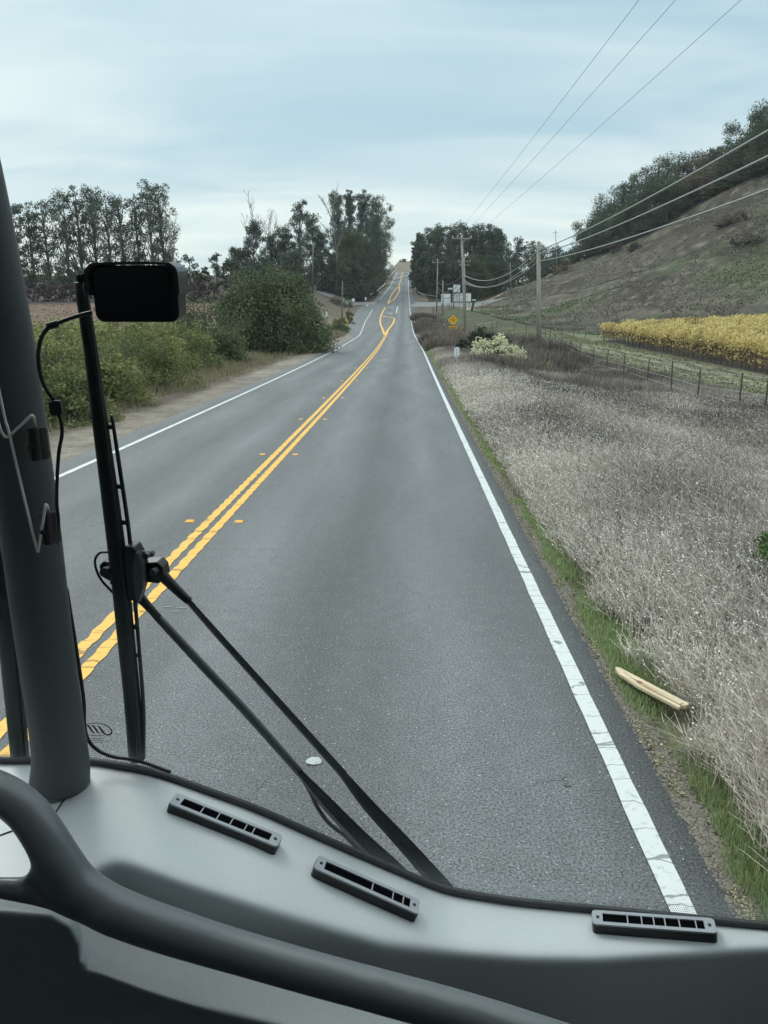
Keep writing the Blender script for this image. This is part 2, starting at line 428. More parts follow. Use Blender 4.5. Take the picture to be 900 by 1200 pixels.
# ------------------------------------------------------------------ road
def asphalt():
    m = bpy.data.materials.new('asphalt'); m.use_nodes = True
    n, l = m.node_tree.nodes, m.node_tree.links; b = n['Principled BSDF']
    tcn = n.new('ShaderNodeTexCoord'); O = tcn.outputs['Object']
    at_ = n.new('ShaderNodeAttribute'); at_.attribute_name = 'lat'
    rp = n.new('ShaderNodeValToRGB'); mr = n.new('ShaderNodeMapRange')
    mr.inputs[1].default_value = -7; mr.inputs[2].default_value = 2
    l.new(at_.outputs['Fac'], mr.inputs[0]); l.new(mr.outputs[0], rp.inputs[0])
    e = rp.color_ramp.elements
    def g(v): return (v * 1.14, v * 1.20, v * 1.22, 1)
    pts = [(-6.2, .105), (-5.5, .092), (-4.9, .112), (-4.1, .086), (-3.3, .116), (-2.7, .090), (-2.1, .098), (-1.5, .124), (-.62, .076), (.3, .124), (.95, .100), (1.25, .082), (1.45, .066)]
    e[0].position = (pts[0][0] + 7) / 9; e[0].color = g(pts[0][1]); e[1].position = (pts[-1][0] + 7) / 9; e[1].color = g(pts[-1][1])
    for p, v in pts[1:-1]:
        q = e.new((p + 7) / 9); q.color = g(v)
    cur = rp.outputs[0]
    def mul(tex_out, lo, hi, a, bb):
        nonlocal cur
        r = n.new('ShaderNodeMapRange'); r.inputs[1].default_value = lo; r.inputs[2].default_value = hi
        r.inputs[3].default_value = a; r.inputs[4].default_value = bb; l.new(tex_out, r.inputs[0])
        v = n.new('ShaderNodeVectorMath'); v.operation = 'SCALE'; l.new(cur, v.inputs[0]); l.new(r.outputs[0], v.inputs['Scale']); cur = v.outputs[0]
    mpp = n.new('ShaderNodeMapping'); mpp.inputs['Scale'].default_value = (1, .16, 1); l.new(O, mpp.inputs[0])
    t1 = n.new('ShaderNodeTexNoise'); t1.inputs['Scale'].default_value = 1.3; t1.inputs['Detail'].default_value = 5; l.new(mpp.outputs[0], t1.inputs[0])
    mul(t1.outputs[0], .3, .7, .80, 1.18)
    t0 = n.new('ShaderNodeTexNoise'); t0.inputs['Scale'].default_value = 7; t0.inputs['Detail'].default_value = 4; l.new(O, t0.inputs[0])
    mul(t0.outputs[0], .3, .7, .92, 1.08)
    t2 = n.new('ShaderNodeTexNoise'); t2.inputs['Scale'].default_value = 75; t2.inputs['Detail'].default_value = 3; t2.inputs['Roughness'].default_value = .8; l.new(O, t2.inputs[0])
    mul(t2.outputs[0], .38, .62, .34, 1.70)
    vo = n.new('ShaderNodeTexVoronoi'); vo.inputs['Scale'].default_value = 55; l.new(O, vo.inputs[0])
    s1 = n.new('ShaderNodeMath'); s1.operation = 'LESS_THAN'; s1.inputs[1].default_value = .24; l.new(vo.outputs['Distance'], s1.inputs[0])
    sx = n.new('ShaderNodeSeparateColor'); l.new(vo.outputs['Color'], sx.inputs[0])
    s2 = n.new('ShaderNodeMath'); s2.operation = 'GREATER_THAN'; s2.inputs[1].default_value = .86; l.new(sx.outputs[0], s2.inputs[0])
    s3 = n.new('ShaderNodeMath'); s3.operation = 'MULTIPLY'; l.new(s1.outputs[0], s3.inputs[0]); l.new(s2.outputs[0], s3.inputs[1])
    s4 = n.new('ShaderNodeMath'); s4.operation = 'MULTIPLY'; l.new(s3.outputs[0], s4.inputs[0]); l.new(sx.outputs[1], s4.inputs[1])
    mx = n.new('ShaderNodeMix'); mx.data_type = 'RGBA'; l.new(s4.outputs[0], mx.inputs[0]); l.new(cur, mx.inputs[6]); mx.inputs[7].default_value = (.5, .52, .5, 1)
    # hairline cracks
    v2 = n.new('ShaderNodeTexVoronoi'); v2.feature = 'DISTANCE_TO_EDGE'; v2.inputs['Scale'].default_value = .42; v2.inputs['Randomness'].default_value = 1
    dn = n.new('ShaderNodeTexNoise'); dn.inputs['Scale'].default_value = 2.2; dn.inputs['Detail'].default_value = 4; l.new(O, dn.inputs[0])
    va = n.new('ShaderNodeVectorMath'); va.operation = 'ADD'; l.new(O, va.inputs[0]); l.new(dn.outputs['Color'], va.inputs[1]); l.new(va.outputs[0], v2.inputs[0])
    c1 = n.new('ShaderNodeMath'); c1.operation = 'LESS_THAN'; c1.inputs[1].default_value = .0013; l.new(v2.outputs['Distance'], c1.inputs[0])
    c2 = n.new('ShaderNodeMath'); c2.operation = 'GREATER_THAN'; c2.inputs[1].default_value = .56; l.new(t1.outputs[0], c2.inputs[0])
    c3 = n.new('ShaderNodeMath'); c3.operation = 'MULTIPLY'; l.new(c1.outputs[0], c3.inputs[0]); l.new(c2.outputs[0], c3.inputs[1])
    m3 = n.new('ShaderNodeMix'); m3.data_type = 'RGBA'; l.new(c3.outputs[0], m3.inputs[0]); l.new(mx.outputs[2], m3.inputs[6]); m3.inputs[7].default_value = (.03, .03, .03, 1)
    l.new(m3.outputs[2], b.inputs['Base Color'])
    b.inputs['Roughness'].default_value = .72; b.inputs['Specular IOR Level'].default_value = .45
    bp = n.new('ShaderNodeBump'); bp.inputs['Strength'].default_value = .55; bp.inputs['Distance'].default_value = .006
    l.new(t2.outputs[0], bp.inputs['Height']); l.new(bp.outputs[0], b.inputs['Normal'])
    return m
ASPH = asphalt()
Dr = np.concatenate([np.arange(-14, 2, .8), np.geomspace(2, 60, 120), np.arange(61, 300, 1.2), np.arange(300, 566, 3)])
NR = 25
sr = np.linspace(0, 1, NR)
jit = (fbm(Dr / .35, Dr * 0 + 3, 7) - .5) * .05
RX = al(Dr)[:, None] * (1 - sr) + (ar(Dr) + jit)[:, None] * sr
RXw = RX + xr(Dr)[:, None]
RZ = np.repeat(zr(Dr)[:, None], NR, 1)
V = np.stack([RXw, np.repeat(Dr[:, None], NR, 1), RZ], -1)
# a small drop at both edges so that the slab has a side
Vs = V.copy(); 
e0 = V[:, :1].copy(); e0[..., 2] -= .08; e1 = V[:, -1:].copy(); e1[..., 2] -= .08; e1[..., 0] += .02; e0[..., 0] -= .02
V = np.concatenate([e0, V, e1], 1)
lt = np.concatenate([RX[:, :1], RX, RX[:, -1:]], 1)
road = tag(link('road', npmesh('road', V.reshape(-1, 3), grid_faces(len(Dr), NR + 2), attrs={'lat': lt.ravel()}), ASPH), kind='structure')

def line_mat(name, c, crack=True):
    m = bpy.data.materials.new(name); m.use_nodes = True
    n, l = m.node_tree.nodes, m.node_tree.links; b = n['Principled BSDF']
    tcn = n.new('ShaderNodeTexCoord'); O = tcn.outputs['Object']
    t = n.new('ShaderNodeTexNoise'); t.inputs['Scale'].default_value = 22; t.inputs['Detail'].default_value = 6; t.inputs['Roughness'].default_value = .7; l.new(O, t.inputs[0])
    rp = n.new('ShaderNodeValToRGB'); l.new(t.outputs[0], rp.inputs[0])
    rp.color_ramp.elements[0].position = .28; rp.color_ramp.elements[0].color = (c[0] * .55, c[1] * .55, c[2] * .6, 1)
    rp.color_ramp.elements[1].position = .46; rp.color_ramp.elements[1].color = (*c, 1)
    mp2 = n.new('ShaderNodeMapping'); mp2.inputs['Scale'].default_value = (.12, 1, 1); l.new(O, mp2.inputs[0])
    ds = n.new('ShaderNodeTexNoise'); ds.inputs['Scale'].default_value = 9; l.new(O, ds.inputs[0])
    dd = n.new('ShaderNodeVectorMath'); dd.operation = 'MULTIPLY_ADD'; dd.inputs[1].default_value = (.06, .06, 0); l.new(ds.outputs['Color'], dd.inputs[0]); l.new(mp2.outputs[0], dd.inputs[2])
    vo = n.new('ShaderNodeTexVoronoi'); vo.feature = 'DISTANCE_TO_EDGE'; vo.inputs['Scale'].default_value = 4.2; l.new(dd.outputs[0], vo.inputs[0])
    lt_ = n.new('ShaderNodeMath'); lt_.operation = 'LESS_THAN'; lt_.inputs[1].default_value = .012 if crack else .012; l.new(vo.outputs['Distance'], lt_.inputs[0])
    mx = n.new('ShaderNodeMix'); mx.data_type = 'RGBA'; l.new(lt_.outputs[0], mx.inputs[0]); l.new(rp.outputs[0], mx.inputs[6]); mx.inputs[7].default_value = (c[0]*.42, c[1]*.42, c[2]*.42, 1)
    l.new(mx.outputs[2], b.inputs['Base Color']); b.inputs['Roughness'].default_value = .6
    return m
WHITE = line_mat('white_road_paint', (.60, .62, .60)); YELLOW = line_mat('yellow_road_paint', (.80, .44, .065), False)
def stripe(name, cfun, w, D0, D1, m, up=.006, wav=0, step=None, w_far=1.0):
    D = np.concatenate([np.arange(D0, min(D1, 45), .04 if wav else .25), np.arange(45, D1, 1.0), [D1]]) if D0 < 45 else np.linspace(D0, D1, max(2, int((D1 - D0) / 1.0) + 1))
    D = np.unique(D)
    c = cfun(D) + xr(D)
    ww = w * np.interp(D, [0, 60, 300], [1, 1, w_far])
    ed = (fbm(D / .09, D * 0, 5, 3) - .5) * .012
    a = c - ww / 2 + ed; b = c + ww / 2 - ed[::-1]
    if wav:
        ph = 2 * np.pi * (D + .12 * fbm(D / .5, D * 0 + 2, 5)) / .31; wav = wav * (.35 + 1.3 * fbm(D / .45, D * 0 + 9, 6))
        a = a + wav * np.maximum(np.sin(ph), -.3) * np.interp(D, [0, 30, 60], [1, 1, 0]); b = b + wav * np.maximum(np.sin(ph + .8), -.3) * .8 * np.interp(D, [0, 30, 60], [1, 1, 0])
    z = zr(D) + up
    V = np.stack([np.stack([a, D, z], -1), np.stack([b, D, z], -1)], 1).reshape(-1, 3)
    return link(name, npmesh(name, V, grid_faces(len(D), 2)), m, road)
def pts_stripe(name, pix, w, m, up=.012):
    """painted line through ground points seen at these pixels"""
    ps = []
    for (a, b) in pix:
        q = hitroad(a, b); ps.append(q)
    ps = curve_pts(ps, 10) if len(ps) > 2 else [ps[0].lerp(ps[1], t / 8) for t in range(9)]
    V = []
    for i, p in enumerate(ps):
        t = (ps[min(i+1, len(ps)-1)] - ps[max(i-1, 0)]); t.z = 0; t.normalize(); s = Vector((t.y, -t.x, 0)) * w / 2
        for q in (p - s, p + s): V.append((q.x, q.y, float(zr(q.y)) + up))
    return link(name, npmesh(name, np.array(V), grid_faces(len(ps), 2)), m, road)
def hitroad(px, py):
    d = ray(px, py); d = d / d.y
    Ds = np.geomspace(2, 480, 6000); Z = CAM_H + d.z * Ds
    k = np.where(Z < zr(Ds))[0]; i = k[0] if len(k) else -1
    return Vector((d.x * Ds[i], Ds[i], float(zr(Ds[i]))))
stripe('edge_line', lambda D: 0 * D + 1.19, .11, -10, 560, WHITE, w_far=1.5)
stripe('edge_line', lambda D: lw(D), .11, -10, 205, WHITE, w_far=1.5)
stripe('edge_line', lambda D: lw(D), .12, 245, 560, WHITE, w_far=1.5)
stripe('centre_line', lambda D: 0 * D - 2.49, .105, -10, 108, YELLOW, wav=.013)
stripe('centre_line', lambda D: 0 * D - 2.31, .105, -10, 108, YELLOW, wav=.009)
pts_stripe('centre_line', [(450.8, 392.5), (448, 385), (445.6, 378), (446.5, 370), (451.5, 360)], .32, YELLOW)
pts_stripe('centre_line', [(451.2, 392.5), (456, 385), (460.8, 378.5), (462.3, 373)], .34, YELLOW)
pts_stripe('centre_line', [(446.8, 370.3), (462.3, 372.6)], .5, YELLOW, .014)
pts_stripe('turn_lane_mark', [(456, 359.8), (461.5, 360.2)], .6, WHITE)
pts_stripe('turn_lane_mark', [(453.3, 367), (460, 367.5)], .6, WHITE)
pts_stripe('turn_lane_mark', [(464.5, 367), (465.7, 359)], .24, WHITE)
pts_stripe('centre_line', [(454.3, 355.5), (457, 350), (461, 342), (467.5, 335.5)], .3, YELLOW)
pts_stripe('centre_line', [(454.6, 355.5), (459, 352.5), (463.5, 349), (467.5, 342), (468.3, 335.5)], .34, YELLOW)
stripe('centre_line', lambda D: -2.45 + 0 * D, .3, 305, 560, YELLOW)
# worn white blot and scratches
mb = MB()
def blot(px, py, rx, ry, name, col):
    c = hitroad(px, py); c.z = 0.007; m_ = MB(); n = 18; poly = []
    for k in range(n):
        a = 2 * math.pi * k / n; q = 1 + .07 * math.sin(3 * a + px) + .05 * math.sin(7 * a)
        poly.append((rx * q * math.cos(a), ry * q * math.sin(a)))
    m_.v = [c + Vector((x, y, 0)) for x, y in poly]; m_.f = [list(range(n))]
    return m_.build(name, col, road)
blot(368, 893, .046, .040, 'paint_spot', mat('worn_spot', (.42, .44, .42), .8, noise=(70, .5)))
for (a, b, rx) in ((196, 712, .05), (213, 713, .05), (205, 717, .045)): blot(a, b, rx, .006, 'paint_scratch', mat('worn_paint', (.30, .32, .32), .8, noise=(60, .4)))

# side roads
def strip_road(name, cl, w, m, up=.05):
    ps = curve_pts([Vector((x, y, 0)) for x, y in cl], 14); V = []; K = 7
    for i, p in enumerate(ps):
        t = (ps[min(i+1, len(ps)-1)] - ps[max(i-1, 0)]).normalized(); s = Vector((t.y, -t.x, 0))
        for k in range(K):
            q = p + s * w * (k / (K - 1) - .5); V.append((q.x, q.y, hz(q.x, q.y) + up))
    return tag(link(name, npmesh(name, np.array(V), grid_faces(len(ps), K)), m), kind='structure')
SIDE = mat('old_asphalt', (.20, .21, .205), .85, noise=(.5, .12))
strip_road('side_road', [(1.2, 225), (8, 224), (14, 225), (24, 230)], 17, SIDE)
strip_road('side_road', [(-9.5, 228), (-20, 228), (-34, 225), (-60, 218)], 11, SIDE)
# ================================================================== raised markers, debris
rng = np.random.default_rng(7)
rnd = random.Random(11)
MK_Y = mat('marker_plastic', (.85, .42, .06), .35)
def marker(D, l):
    mb = MB(); x = xr(D) + l; z = float(zr(D))
    o = empty('reflective_marker', (x, D, z), 'x', 'road marker', 'raised reflective markers along the double yellow line')
    n = 0
    mb.v = [Vector((x + a, D + b, z + c)) for a, b, c in ((-.055,-.05,0.004),(.055,-.05,0.004),(.055,.05,0.004),(-.055,.05,0.004),(-.042,-.022,.02),(.042,-.022,.02),(.042,.022,.02),(-.042,.022,.02))]
    mb.f = [[0,1,5,4],[1,2,6,5],[2,3,7,6],[3,0,4,7],[4,5,6,7]]
    mb.build('marker_body', MK_Y, o); return o
ords = ['nearest', 'second', 'third', 'fourth', 'fifth', 'sixth', 'seventh', 'eighth', 'ninth', 'tenth']
for i, D in enumerate((9.25, 14.2, 19.5, 25.0, 32.0, 40.0, 49.0)):
    for l, sd in ((-2.72, 'left'), (-2.10, 'right')):
        o = marker(D, l); o['label'] = '%s amber raised marker up the road, %s side of the double yellow line' % (ords[i], sd)

# timber plank on the verge
pa, pb = hit(716, 793), hit(800, 842)
pa.z = hz(pa.x, pa.y) + .05; pb.z = hz(pb.x, pb.y) + .07
ax = (pb - pa).normalized(); sd_ = ax.cross(Vector((0, 0, 1))).normalized(); up_ = sd_.cross(ax)
L_ = (pb - pa).length
poly = [(0, -.035), (.03, -.05), (L_, -.052), (L_ + .012, -.01), (L_ - .006, .02), (L_ + .01, .052), (.30, .056), (.12, .03), (.04, .0)]
mbp = MB().prism([(x, y) for x, y in poly], pa, ax, sd_, up_, .022)
def wood(name, c1, c2, sc=(1, 1, 1), rot=0):
    m = bpy.data.materials.new(name); m.use_nodes = True
    n, l = m.node_tree.nodes, m.node_tree.links; b = n['Principled BSDF']
    t = n.new('ShaderNodeTexCoord'); mp = n.new('ShaderNodeMapping'); mp.inputs['Rotation'].default_value = (0, 0, rot); mp.inputs['Scale'].default_value = sc
    m0 = n.new('ShaderNodeMapping'); m0.inputs['Rotation'].default_value = (0, 0, rot); mp.inputs['Rotation'].default_value = (0, 0, 0)
    l.new(t.outputs['Object'], m0.inputs[0]); l.new(m0.outputs[0], mp.inputs[0]); nz = n.new('ShaderNodeTexNoise'); nz.inputs['Scale'].default_value = 1; nz.inputs['Detail'].default_value = 6
    l.new(mp.outputs[0], nz.inputs[0]); rp = n.new('ShaderNodeValToRGB'); l.new(nz.outputs[0], rp.inputs[0])
    rp.color_ramp.elements[0].position = .35; rp.color_ramp.elements[0].color = (*c1, 1); rp.color_ramp.elements[1].position = .62; rp.color_ramp.elements[1].color = (*c2, 1)
    l.new(rp.outputs[0], b.inputs['Base Color']); b.inputs['Roughness'].default_value = .75; return m
ang = math.atan2(ax.y, ax.x)
plank = mbp.build('timber_plank', wood('fresh_pine', (.46, .35, .21), (.76, .65, .47), (3, 60, 40), -ang), None, bevel=.003)
tag(plank, 'broken piece of pale pine board lying on the grass verge beside the white line', 'plank')
rdg = MB().prism([(.10, -.012), (L_ - .02, -.010), (L_ - .01, .022), (.34, .024)], pa + up_ * .0215, ax, sd_, up_, .007).build('moulding', MATS.get('x') or wood('pine_moulding', (.42, .31, .18), (.72, .60, .42), (3, 60, 40), -ang), plank, bevel=.002)
kn = MB(); kc = pa + ax * .28 + sd_ * .01 + up_ * .0295
kn.v = [kc + ax * (.025 * math.cos(a)) + sd_ * (.012 * math.sin(a)) for a in np.linspace(0, 2*math.pi, 11)[:-1]]; kn.f = [list(range(10))]
kn.build('knot', mat('knot_wood', (.22, .09, .04), .7), plank)

# ================================================================== poles and wires
POLE = wood('weathered_pole', (.20, .185, .15), (.36, .34, .29), (7, 7, .5))
POLED = wood('dark_pole', (.13, .12, .10), (.24, .22, .19), (7, 7, .5))
WIRE = mat('wire_aluminium', (.34, .36, .36), .55); WIRED = mat('wire_dark', (.06, .065, .07), .6)
INS = mat('insulator_porcelain', (.55, .55, .52), .3); STEEL = mat('galvanised_steel', (.38, .40, .40), .45, metal=.6)
def pole(px_b, D, py_top, px_t, r, label, arms=(), m=POLE, extra=True):
    b = at(px_b, D); b.x = ray(px_b, 400).x / ray(px_b, 400).y * D; b.z = hz(b.x, b.y)
    t = P(px_t, py_top, D)
    o = empty('utility_pole', b, label, 'utility pole', 'wooden utility poles along the road')
    MB().tube([b - Vector((0, 0, .5)), b.lerp(t, .5), t], [r * 1.15, r, r * .78], 12).build('pole_shaft', m, o, smooth=True)
    for (f, w) in arms:
        c = b.lerp(t, f); arm = MB().box(c + Vector((0, -r, 0)), (w, .10, .12)).build('crossarm', m, o)
        for k in (-.46, 0, .46):
            q = c + Vector((w * k, -r, .06)); MB().tube([q, q + Vector((0, 0, .10)), q + Vector((0, 0, .24))], [.03, .07, .05], 8).build('insulator', INS, arm, smooth=True)
    if extra:
        for f in (.93, .80):
            c = b.lerp(t, f); MB().box(c + Vector((0, -r - .03, 0)), (.12, .08, .35)).build('bracket', STEEL, o)
    return b, t
pb1, pt1 = pole(632.5, 74, 283, 631, .20, 'thick pale wooden pole without a crossarm, nearest the vineyard')
pb2, pt2 = pole(546, 95, 275, 541, .15, 'tall slim pole with a short crossarm behind the yellow diamond sign', arms=((.965, 2.3),))
pb3, pt3 = pole(511, 190, 303, 513, .15, 'far pole with crossarm standing left of the white boards', arms=((.93, 2.6),))
pb4, pt4 = pole(518.5, 180, 329, 519, .14, 'short bare pole directly in front of the left white board', extra=False)
pb5, pt5 = pole(597, 225, 308, 598, .14, 'small dark pole beside the pale lane below the hill', m=POLED, extra=False)
pb6, pt6 = pole(401, 175, 329, 401.5, .14, 'short brown pole on the left beyond the big dark bush', m=POLED, extra=False)
pb7, pt7 = pole(367, 215, 285, 367, .16, 'dark pole half hidden in the eucalyptus grove on the left', m=POLED, extra=False)
pb8, pt8 = pole(545, 170, 302, 544, .14, 'crossarm pole directly behind the tall slim roadside pole', arms=((.93, 2.6), (.86, 2.0)), extra=False)
def wire(a, b, sag, r, m, label, grp, name='power_line'):
    pts = [a.lerp(b, t) - Vector((0, 0, sag * 4 * t * (1 - t))) for t in np.linspace(0, 1, 33)]
    o = MB().tube(pts, r, 6).build(name, m, None, smooth=True)
    return tag(o, label, 'power line', grp)
# three heavy cables: pole by the vineyard -> off frame right
G1 = 'heavy cables slung along the field side'
for (ya, yb, nm) in ((293, 136, 'top'), (297.5, 166, 'middle'), (306, 205, 'lowest')):
    a = P(632, ya, 74); q = P(900, yb, 27.0)
    b = a + (q - a) * ((74 - 8) / (74 - 27)); 
    wire(a, b + Vector((0, 0, .0)), .55, .036, WIRE, '%s of the thick pale cables rising from the near pole over the hillside' % nm, G1)
for (ya, xb, yb, sg, nm) in ((293, 543, 322, 1.5, 'upper'), (298, 543, 328, 1.7, 'middle'), (306, 543, 331, 1.3, 'lower')):
    wire(P(631, ya, 74), P(xb, yb, 95), sg, .034, WIRE, '%s sagging cable between the two near poles' % nm, G1)
for (ya, yb, sg, nm) in ((323, 330, .9, 'top'), (328, 335, 1.4, 'middle'), (332, 338, 2.0, 'bottom')):
    wire(P(543, ya, 95), P(512, yb, 190), sg, .04, WIRED, '%s low cable running back to the far pole by the boards' % nm, G1)
for (ya, yb, nm) in ((309, 330, 'upper'), (314, 334, 'lower')):
    wire(P(512, ya, 190), P(401.5, yb, 175), 1.0, .04, WIRED, '%s dark cable crossing the road in front of the trees' % nm, G1)
wire(P(597, 312, 225), P(545, 320, 170), 1.0, .05, WIRED, 'thin cable from the pole by the lane to the crossarm pole', G1)
G2 = 'thin power lines overhead'
for (xa, ya, xb, nm) in ((530.5, 279, 743, 'left'), (541, 276, 785, 'middle'), (551.5, 279, 860, 'right')):
    a = P(xa, ya, 95); Dq = 24; q = P(xb, 0, Dq); b = a + (q - a) * ((95 - 5) / (95 - Dq))
    wire(a, b, 25e-2, .0075, mat('wire_sky', (.20, .22, .24), .6), '%s one of the thin high wires running up into the sky' % nm, G2)
for xa, xb in ((530.5, 508), (551.5, 519)):
    wire(P(xa, 279, 95), P(xb, 308, 190), .8, .03, WIRED, '%s thin wire from crossarm to far crossarm' % ('left' if xa < 540 else 'right'), G2)

# ================================================================== wire fence along the field
RUST = mat('rusty_steel', (.11, .068, .05), .8, noise=(30, .3))
fposts = [(911, 28.5), (879, 30.5), (828, 33.5), (795, 37), (765.5, 42), (736, 47.5), (716, 51.5), (699, 56), (683, 61), (671, 66), (661, 71), (653, 77), (646, 83), (641, 89)]
fr = at(fposts[1][0], fposts[1][1])
fence = empty('wire_fence', fr, 'rusty steel post and wire fence between the dry weeds and the farm track', 'fence')
tops = []
for i, (px, D) in enumerate(fposts):
    b = at(px, D); h = 1.45 + rnd.uniform(-.08, .16); t = b + Vector((rnd.uniform(-.05, .05), rnd.uniform(-.04, .04), h))
    MB().tube([b - Vector((0, 0, .2)), t], .032, 6).build('fence_post', RUST, fence); tops.append((b, t))
for f in (.25, .5, .72, .93):
    mbw = MB()
    for (b0, t0), (b1, t1) in zip(tops[:-1], tops[1:]):
        mbw.tube([b0.lerp(t0, f), b1.lerp(t1, f)], .008, 4)
    mbw.build('fence_wire', STEEL, fence)
# low post-and-rail section by the lane and white rail in the hill field
OLDW = wood('old_fence_wood', (.075, .065, .055), (.17, .15, .125), (8, 8, 1))
f2 = [at(px, D) for px, D in ((508, 190), (511.5, 175), (514.5, 162), (517.5, 150), (520.5, 138), (524, 128))]
fo = empty('timber_fence', f2[0], 'dark old timber fence climbing the bank below the white boards', 'fence')
for i, b in enumerate(f2):
    MB().box(b + Vector((0, 0, .6)), (.28, .28, 1.5 + .3 * (i % 2))).build('fence_post', OLDW, fo)
for f in (.5, 1.05):
    mr_ = MB()
    for a, b in zip(f2[:-1], f2[1:]): mr_.tube([a + Vector((0, 0, f)), b + Vector((0, 0, f))], .07, 5)
    mr_.build('fence_rail', OLDW, fo)
def rail_fence(pix, D, hh, label, m):
    ps = [at(px, D) for px in pix]; o = empty('rail_fence', ps[0], label, 'fence')
    for b in ps: MB().tube([b, b + Vector((0, 0, hh))], .06, 6).build('fence_post', OLDW, o)
    MB().tube([ps[0] + Vector((0, 0, hh - .08)), ps[-1] + Vector((0, 0, hh - .08))], .055, 6).build('fence_rail', m, o)
PALEW = mat('bleached_rail', (.42, .41, .37), .8)
rail_fence((558, 567, 577, 583), 118, .9, 'short bleached rail at the foot of the hill beside the slim pole', PALEW)
rail_fence((771, 785, 815), 104, 1.9, 'bleached rail on dark posts behind the vineyard', PALEW)
f3 = [at(px, 101 - (px - 600) * .02) for px in range(604, 905, 14)]
fo3 = empty('stake_fence', f3[0], 'thin stake and wire fence along the foot of the hill behind the vines', 'fence')
for b in f3: MB().tube([b, b + Vector((0, 0, 1.5))], .04, 5).build('fence_post', OLDW, fo3)
for f in (.6, 1.3):
    mw = MB()
    for a, b in zip(f3[:-1], f3[1:]): mw.tube([a + Vector((0, 0, f)), b + Vector((0, 0, f))], .012, 4)
    mw.build('fence_wire', STEEL, fo3)

# ================================================================== signs
YEL = mat('sign_yellow', (.80, .43, .01), .5); BLK = mat('sign_black', (.02, .02, .02), .5); WHT = mat('sign_white', (.78, .80, .82), .5)
c = P(531, 375, 85); b = Vector((c.x, c.y, hz(c.x, c.y)))
sg = empty('warning_sign', b, 'yellow diamond warning sign with a small yellow plate below, right of the road', 'road sign')
MB().box(Vector((c.x, c.y + .06, (b.z - .3 + c.z + .4) / 2)), (.09, .06, c.z + .7 - b.z)).build('sign_post', OLDW, sg)
rt = Matrix.Rotation(R(45), 3, 'Y')
dia = MB().box(c, (.78, .02, .78), rt).build('sign_panel', YEL, sg, bevel=.004)
for nm_, dz in (('', 0),):
    mbl = MB()
    mbl.box(c + Vector((0, -.014, .0)), (.56, .006, .05)); mbl.box(c + Vector((.06, -.0145, -.12)), (.05, .006, .22))
    mbl.box(c + Vector((-.17, -.0145, .03)), (.09, .006, .10)); mbl.box(c + Vector((.22, -.0145, .02)), (.07, .006, .09)); mbl.box(c + Vector((0, -.0145, .22)), (.22, .006, .035)); mbl.box(c + Vector((0, -.0145, .29)), (.12, .006, .03))
    mbl.build('sign_symbol', BLK, dia)
pl = MB().box(c + Vector((0, 0, -.80)), (.92, .02, .30)).build('sign_plate', YEL, sg, bevel=.003)
ml_ = MB()
for k in range(5): ml_.box(c + Vector((-.32 + k * .16, -.014, -.80)), (.09, .006, .11 + .04 * (k % 2)))
ml_.build('plate_lettering', BLK, pl)
# white delineator
c = P(535.3, 413, 44); b = Vector((c.x, c.y, hz(c.x, c.y)))
dl = empty('roadside_delineator', b, 'white round-ended marker paddle with dark dots among the weeds', 'marker post')
MB().box(Vector((c.x, c.y + .03, (b.z - .3 + c.z + .2) / 2)), (.05, .04, c.z + .5 - b.z)).build('marker_post', STEEL, dl)
pol = [(.15 * math.cos(a), .20 + .10 * math.sin(a)) for a in np.linspace(0, math.pi, 8)] + [(.15 * math.cos(a), -.20 + .10 * math.sin(a)) for a in np.linspace(math.pi, 2 * math.pi, 8)]
pn = MB().prism(pol, c, Vector((1, 0, 0)), Vector((0, 0, 1)), Vector((0, -1, 0)), .02).build('marker_panel', WHT, dl)
for dz in (.12, -.02, -.16): MB().box(c + Vector((0, -.024, dz)), (.05, .006, .05)).build('marker_dot', mat('dot_grey', (.08, .09, .10), .5), pn)
# white boards at the junction
DB = 197
def board(name, px0, px1, py0, py1, label, marks=True, D=DB, th=.25):
    a, b_ = P(px0, py1, D), P(px1, py0, D); c = (a + b_) / 2; w, h = b_.x - a.x, b_.z - a.z
    g = Vector((c.x, c.y, hz(c.x, c.y)))
    o = empty(name, g, label, 'sign board', 'white boards standing at the side road')
    pn = MB().box(c, (w, th, h)).build('board_panel', WHT, o, bevel=.02)
    MB().box(c + Vector((0, -th / 2 - .012, h / 2 - .06)), (w, .02, .10)).build('board_frame', STEEL, o)
    for s in (-.42, .42): MB().box(Vector((c.x + s * w, c.y + .2, (g.z - .3 + c.z) / 2)), (.12, .12, c.z - g.z + .3)).build('board_post', OLDW, o)
    if marks:
        r_ = random.Random(px0)
        for i in range(4):
            for j in range(3):
                if r_.random() < .75: MB().box(c + Vector(((j - 1) * w * .27, -th / 2 - .008, (1.2 - i) * h * .2)), (w * r_.uniform(.1, .2), .012, h * r_.uniform(.05, .1))).build('board_marking', mat('faded_ink', (.34, .40, .48), .6), pn)
    return o
board('notice_board', 517, 528, 344, 355.5, 'left white board with faded blue-grey markings behind the short pole')
board('notice_board', 531.2, 539.2, 333.3, 342.6, 'upper square white board standing above the long one')
board('notice_board', 530.5, 552, 343.4, 353.4, 'long white board between the left board and the dark post', D=DB + .6)
board('arrow_board', 525, 530.4, 337.2, 339.2, 'tiny white strip sign left of the upper white board', False, th=.08)
b = at(553, 197); o = empty('equipment_post', b, 'dark leaning post at the right end of the long white board', 'post')
MB().box(b + Vector((.2, 0, 1.3)), (.55, .4, 2.6), Matrix.Rotation(R(12), 3, 'Y')).build('post_body', mat('dark_paint', (.05, .055, .06), .6), o)
MB().box(b + Vector((.45, 0, 2.75)), (.9, .5, .25)).build('post_cap', WHT, o)

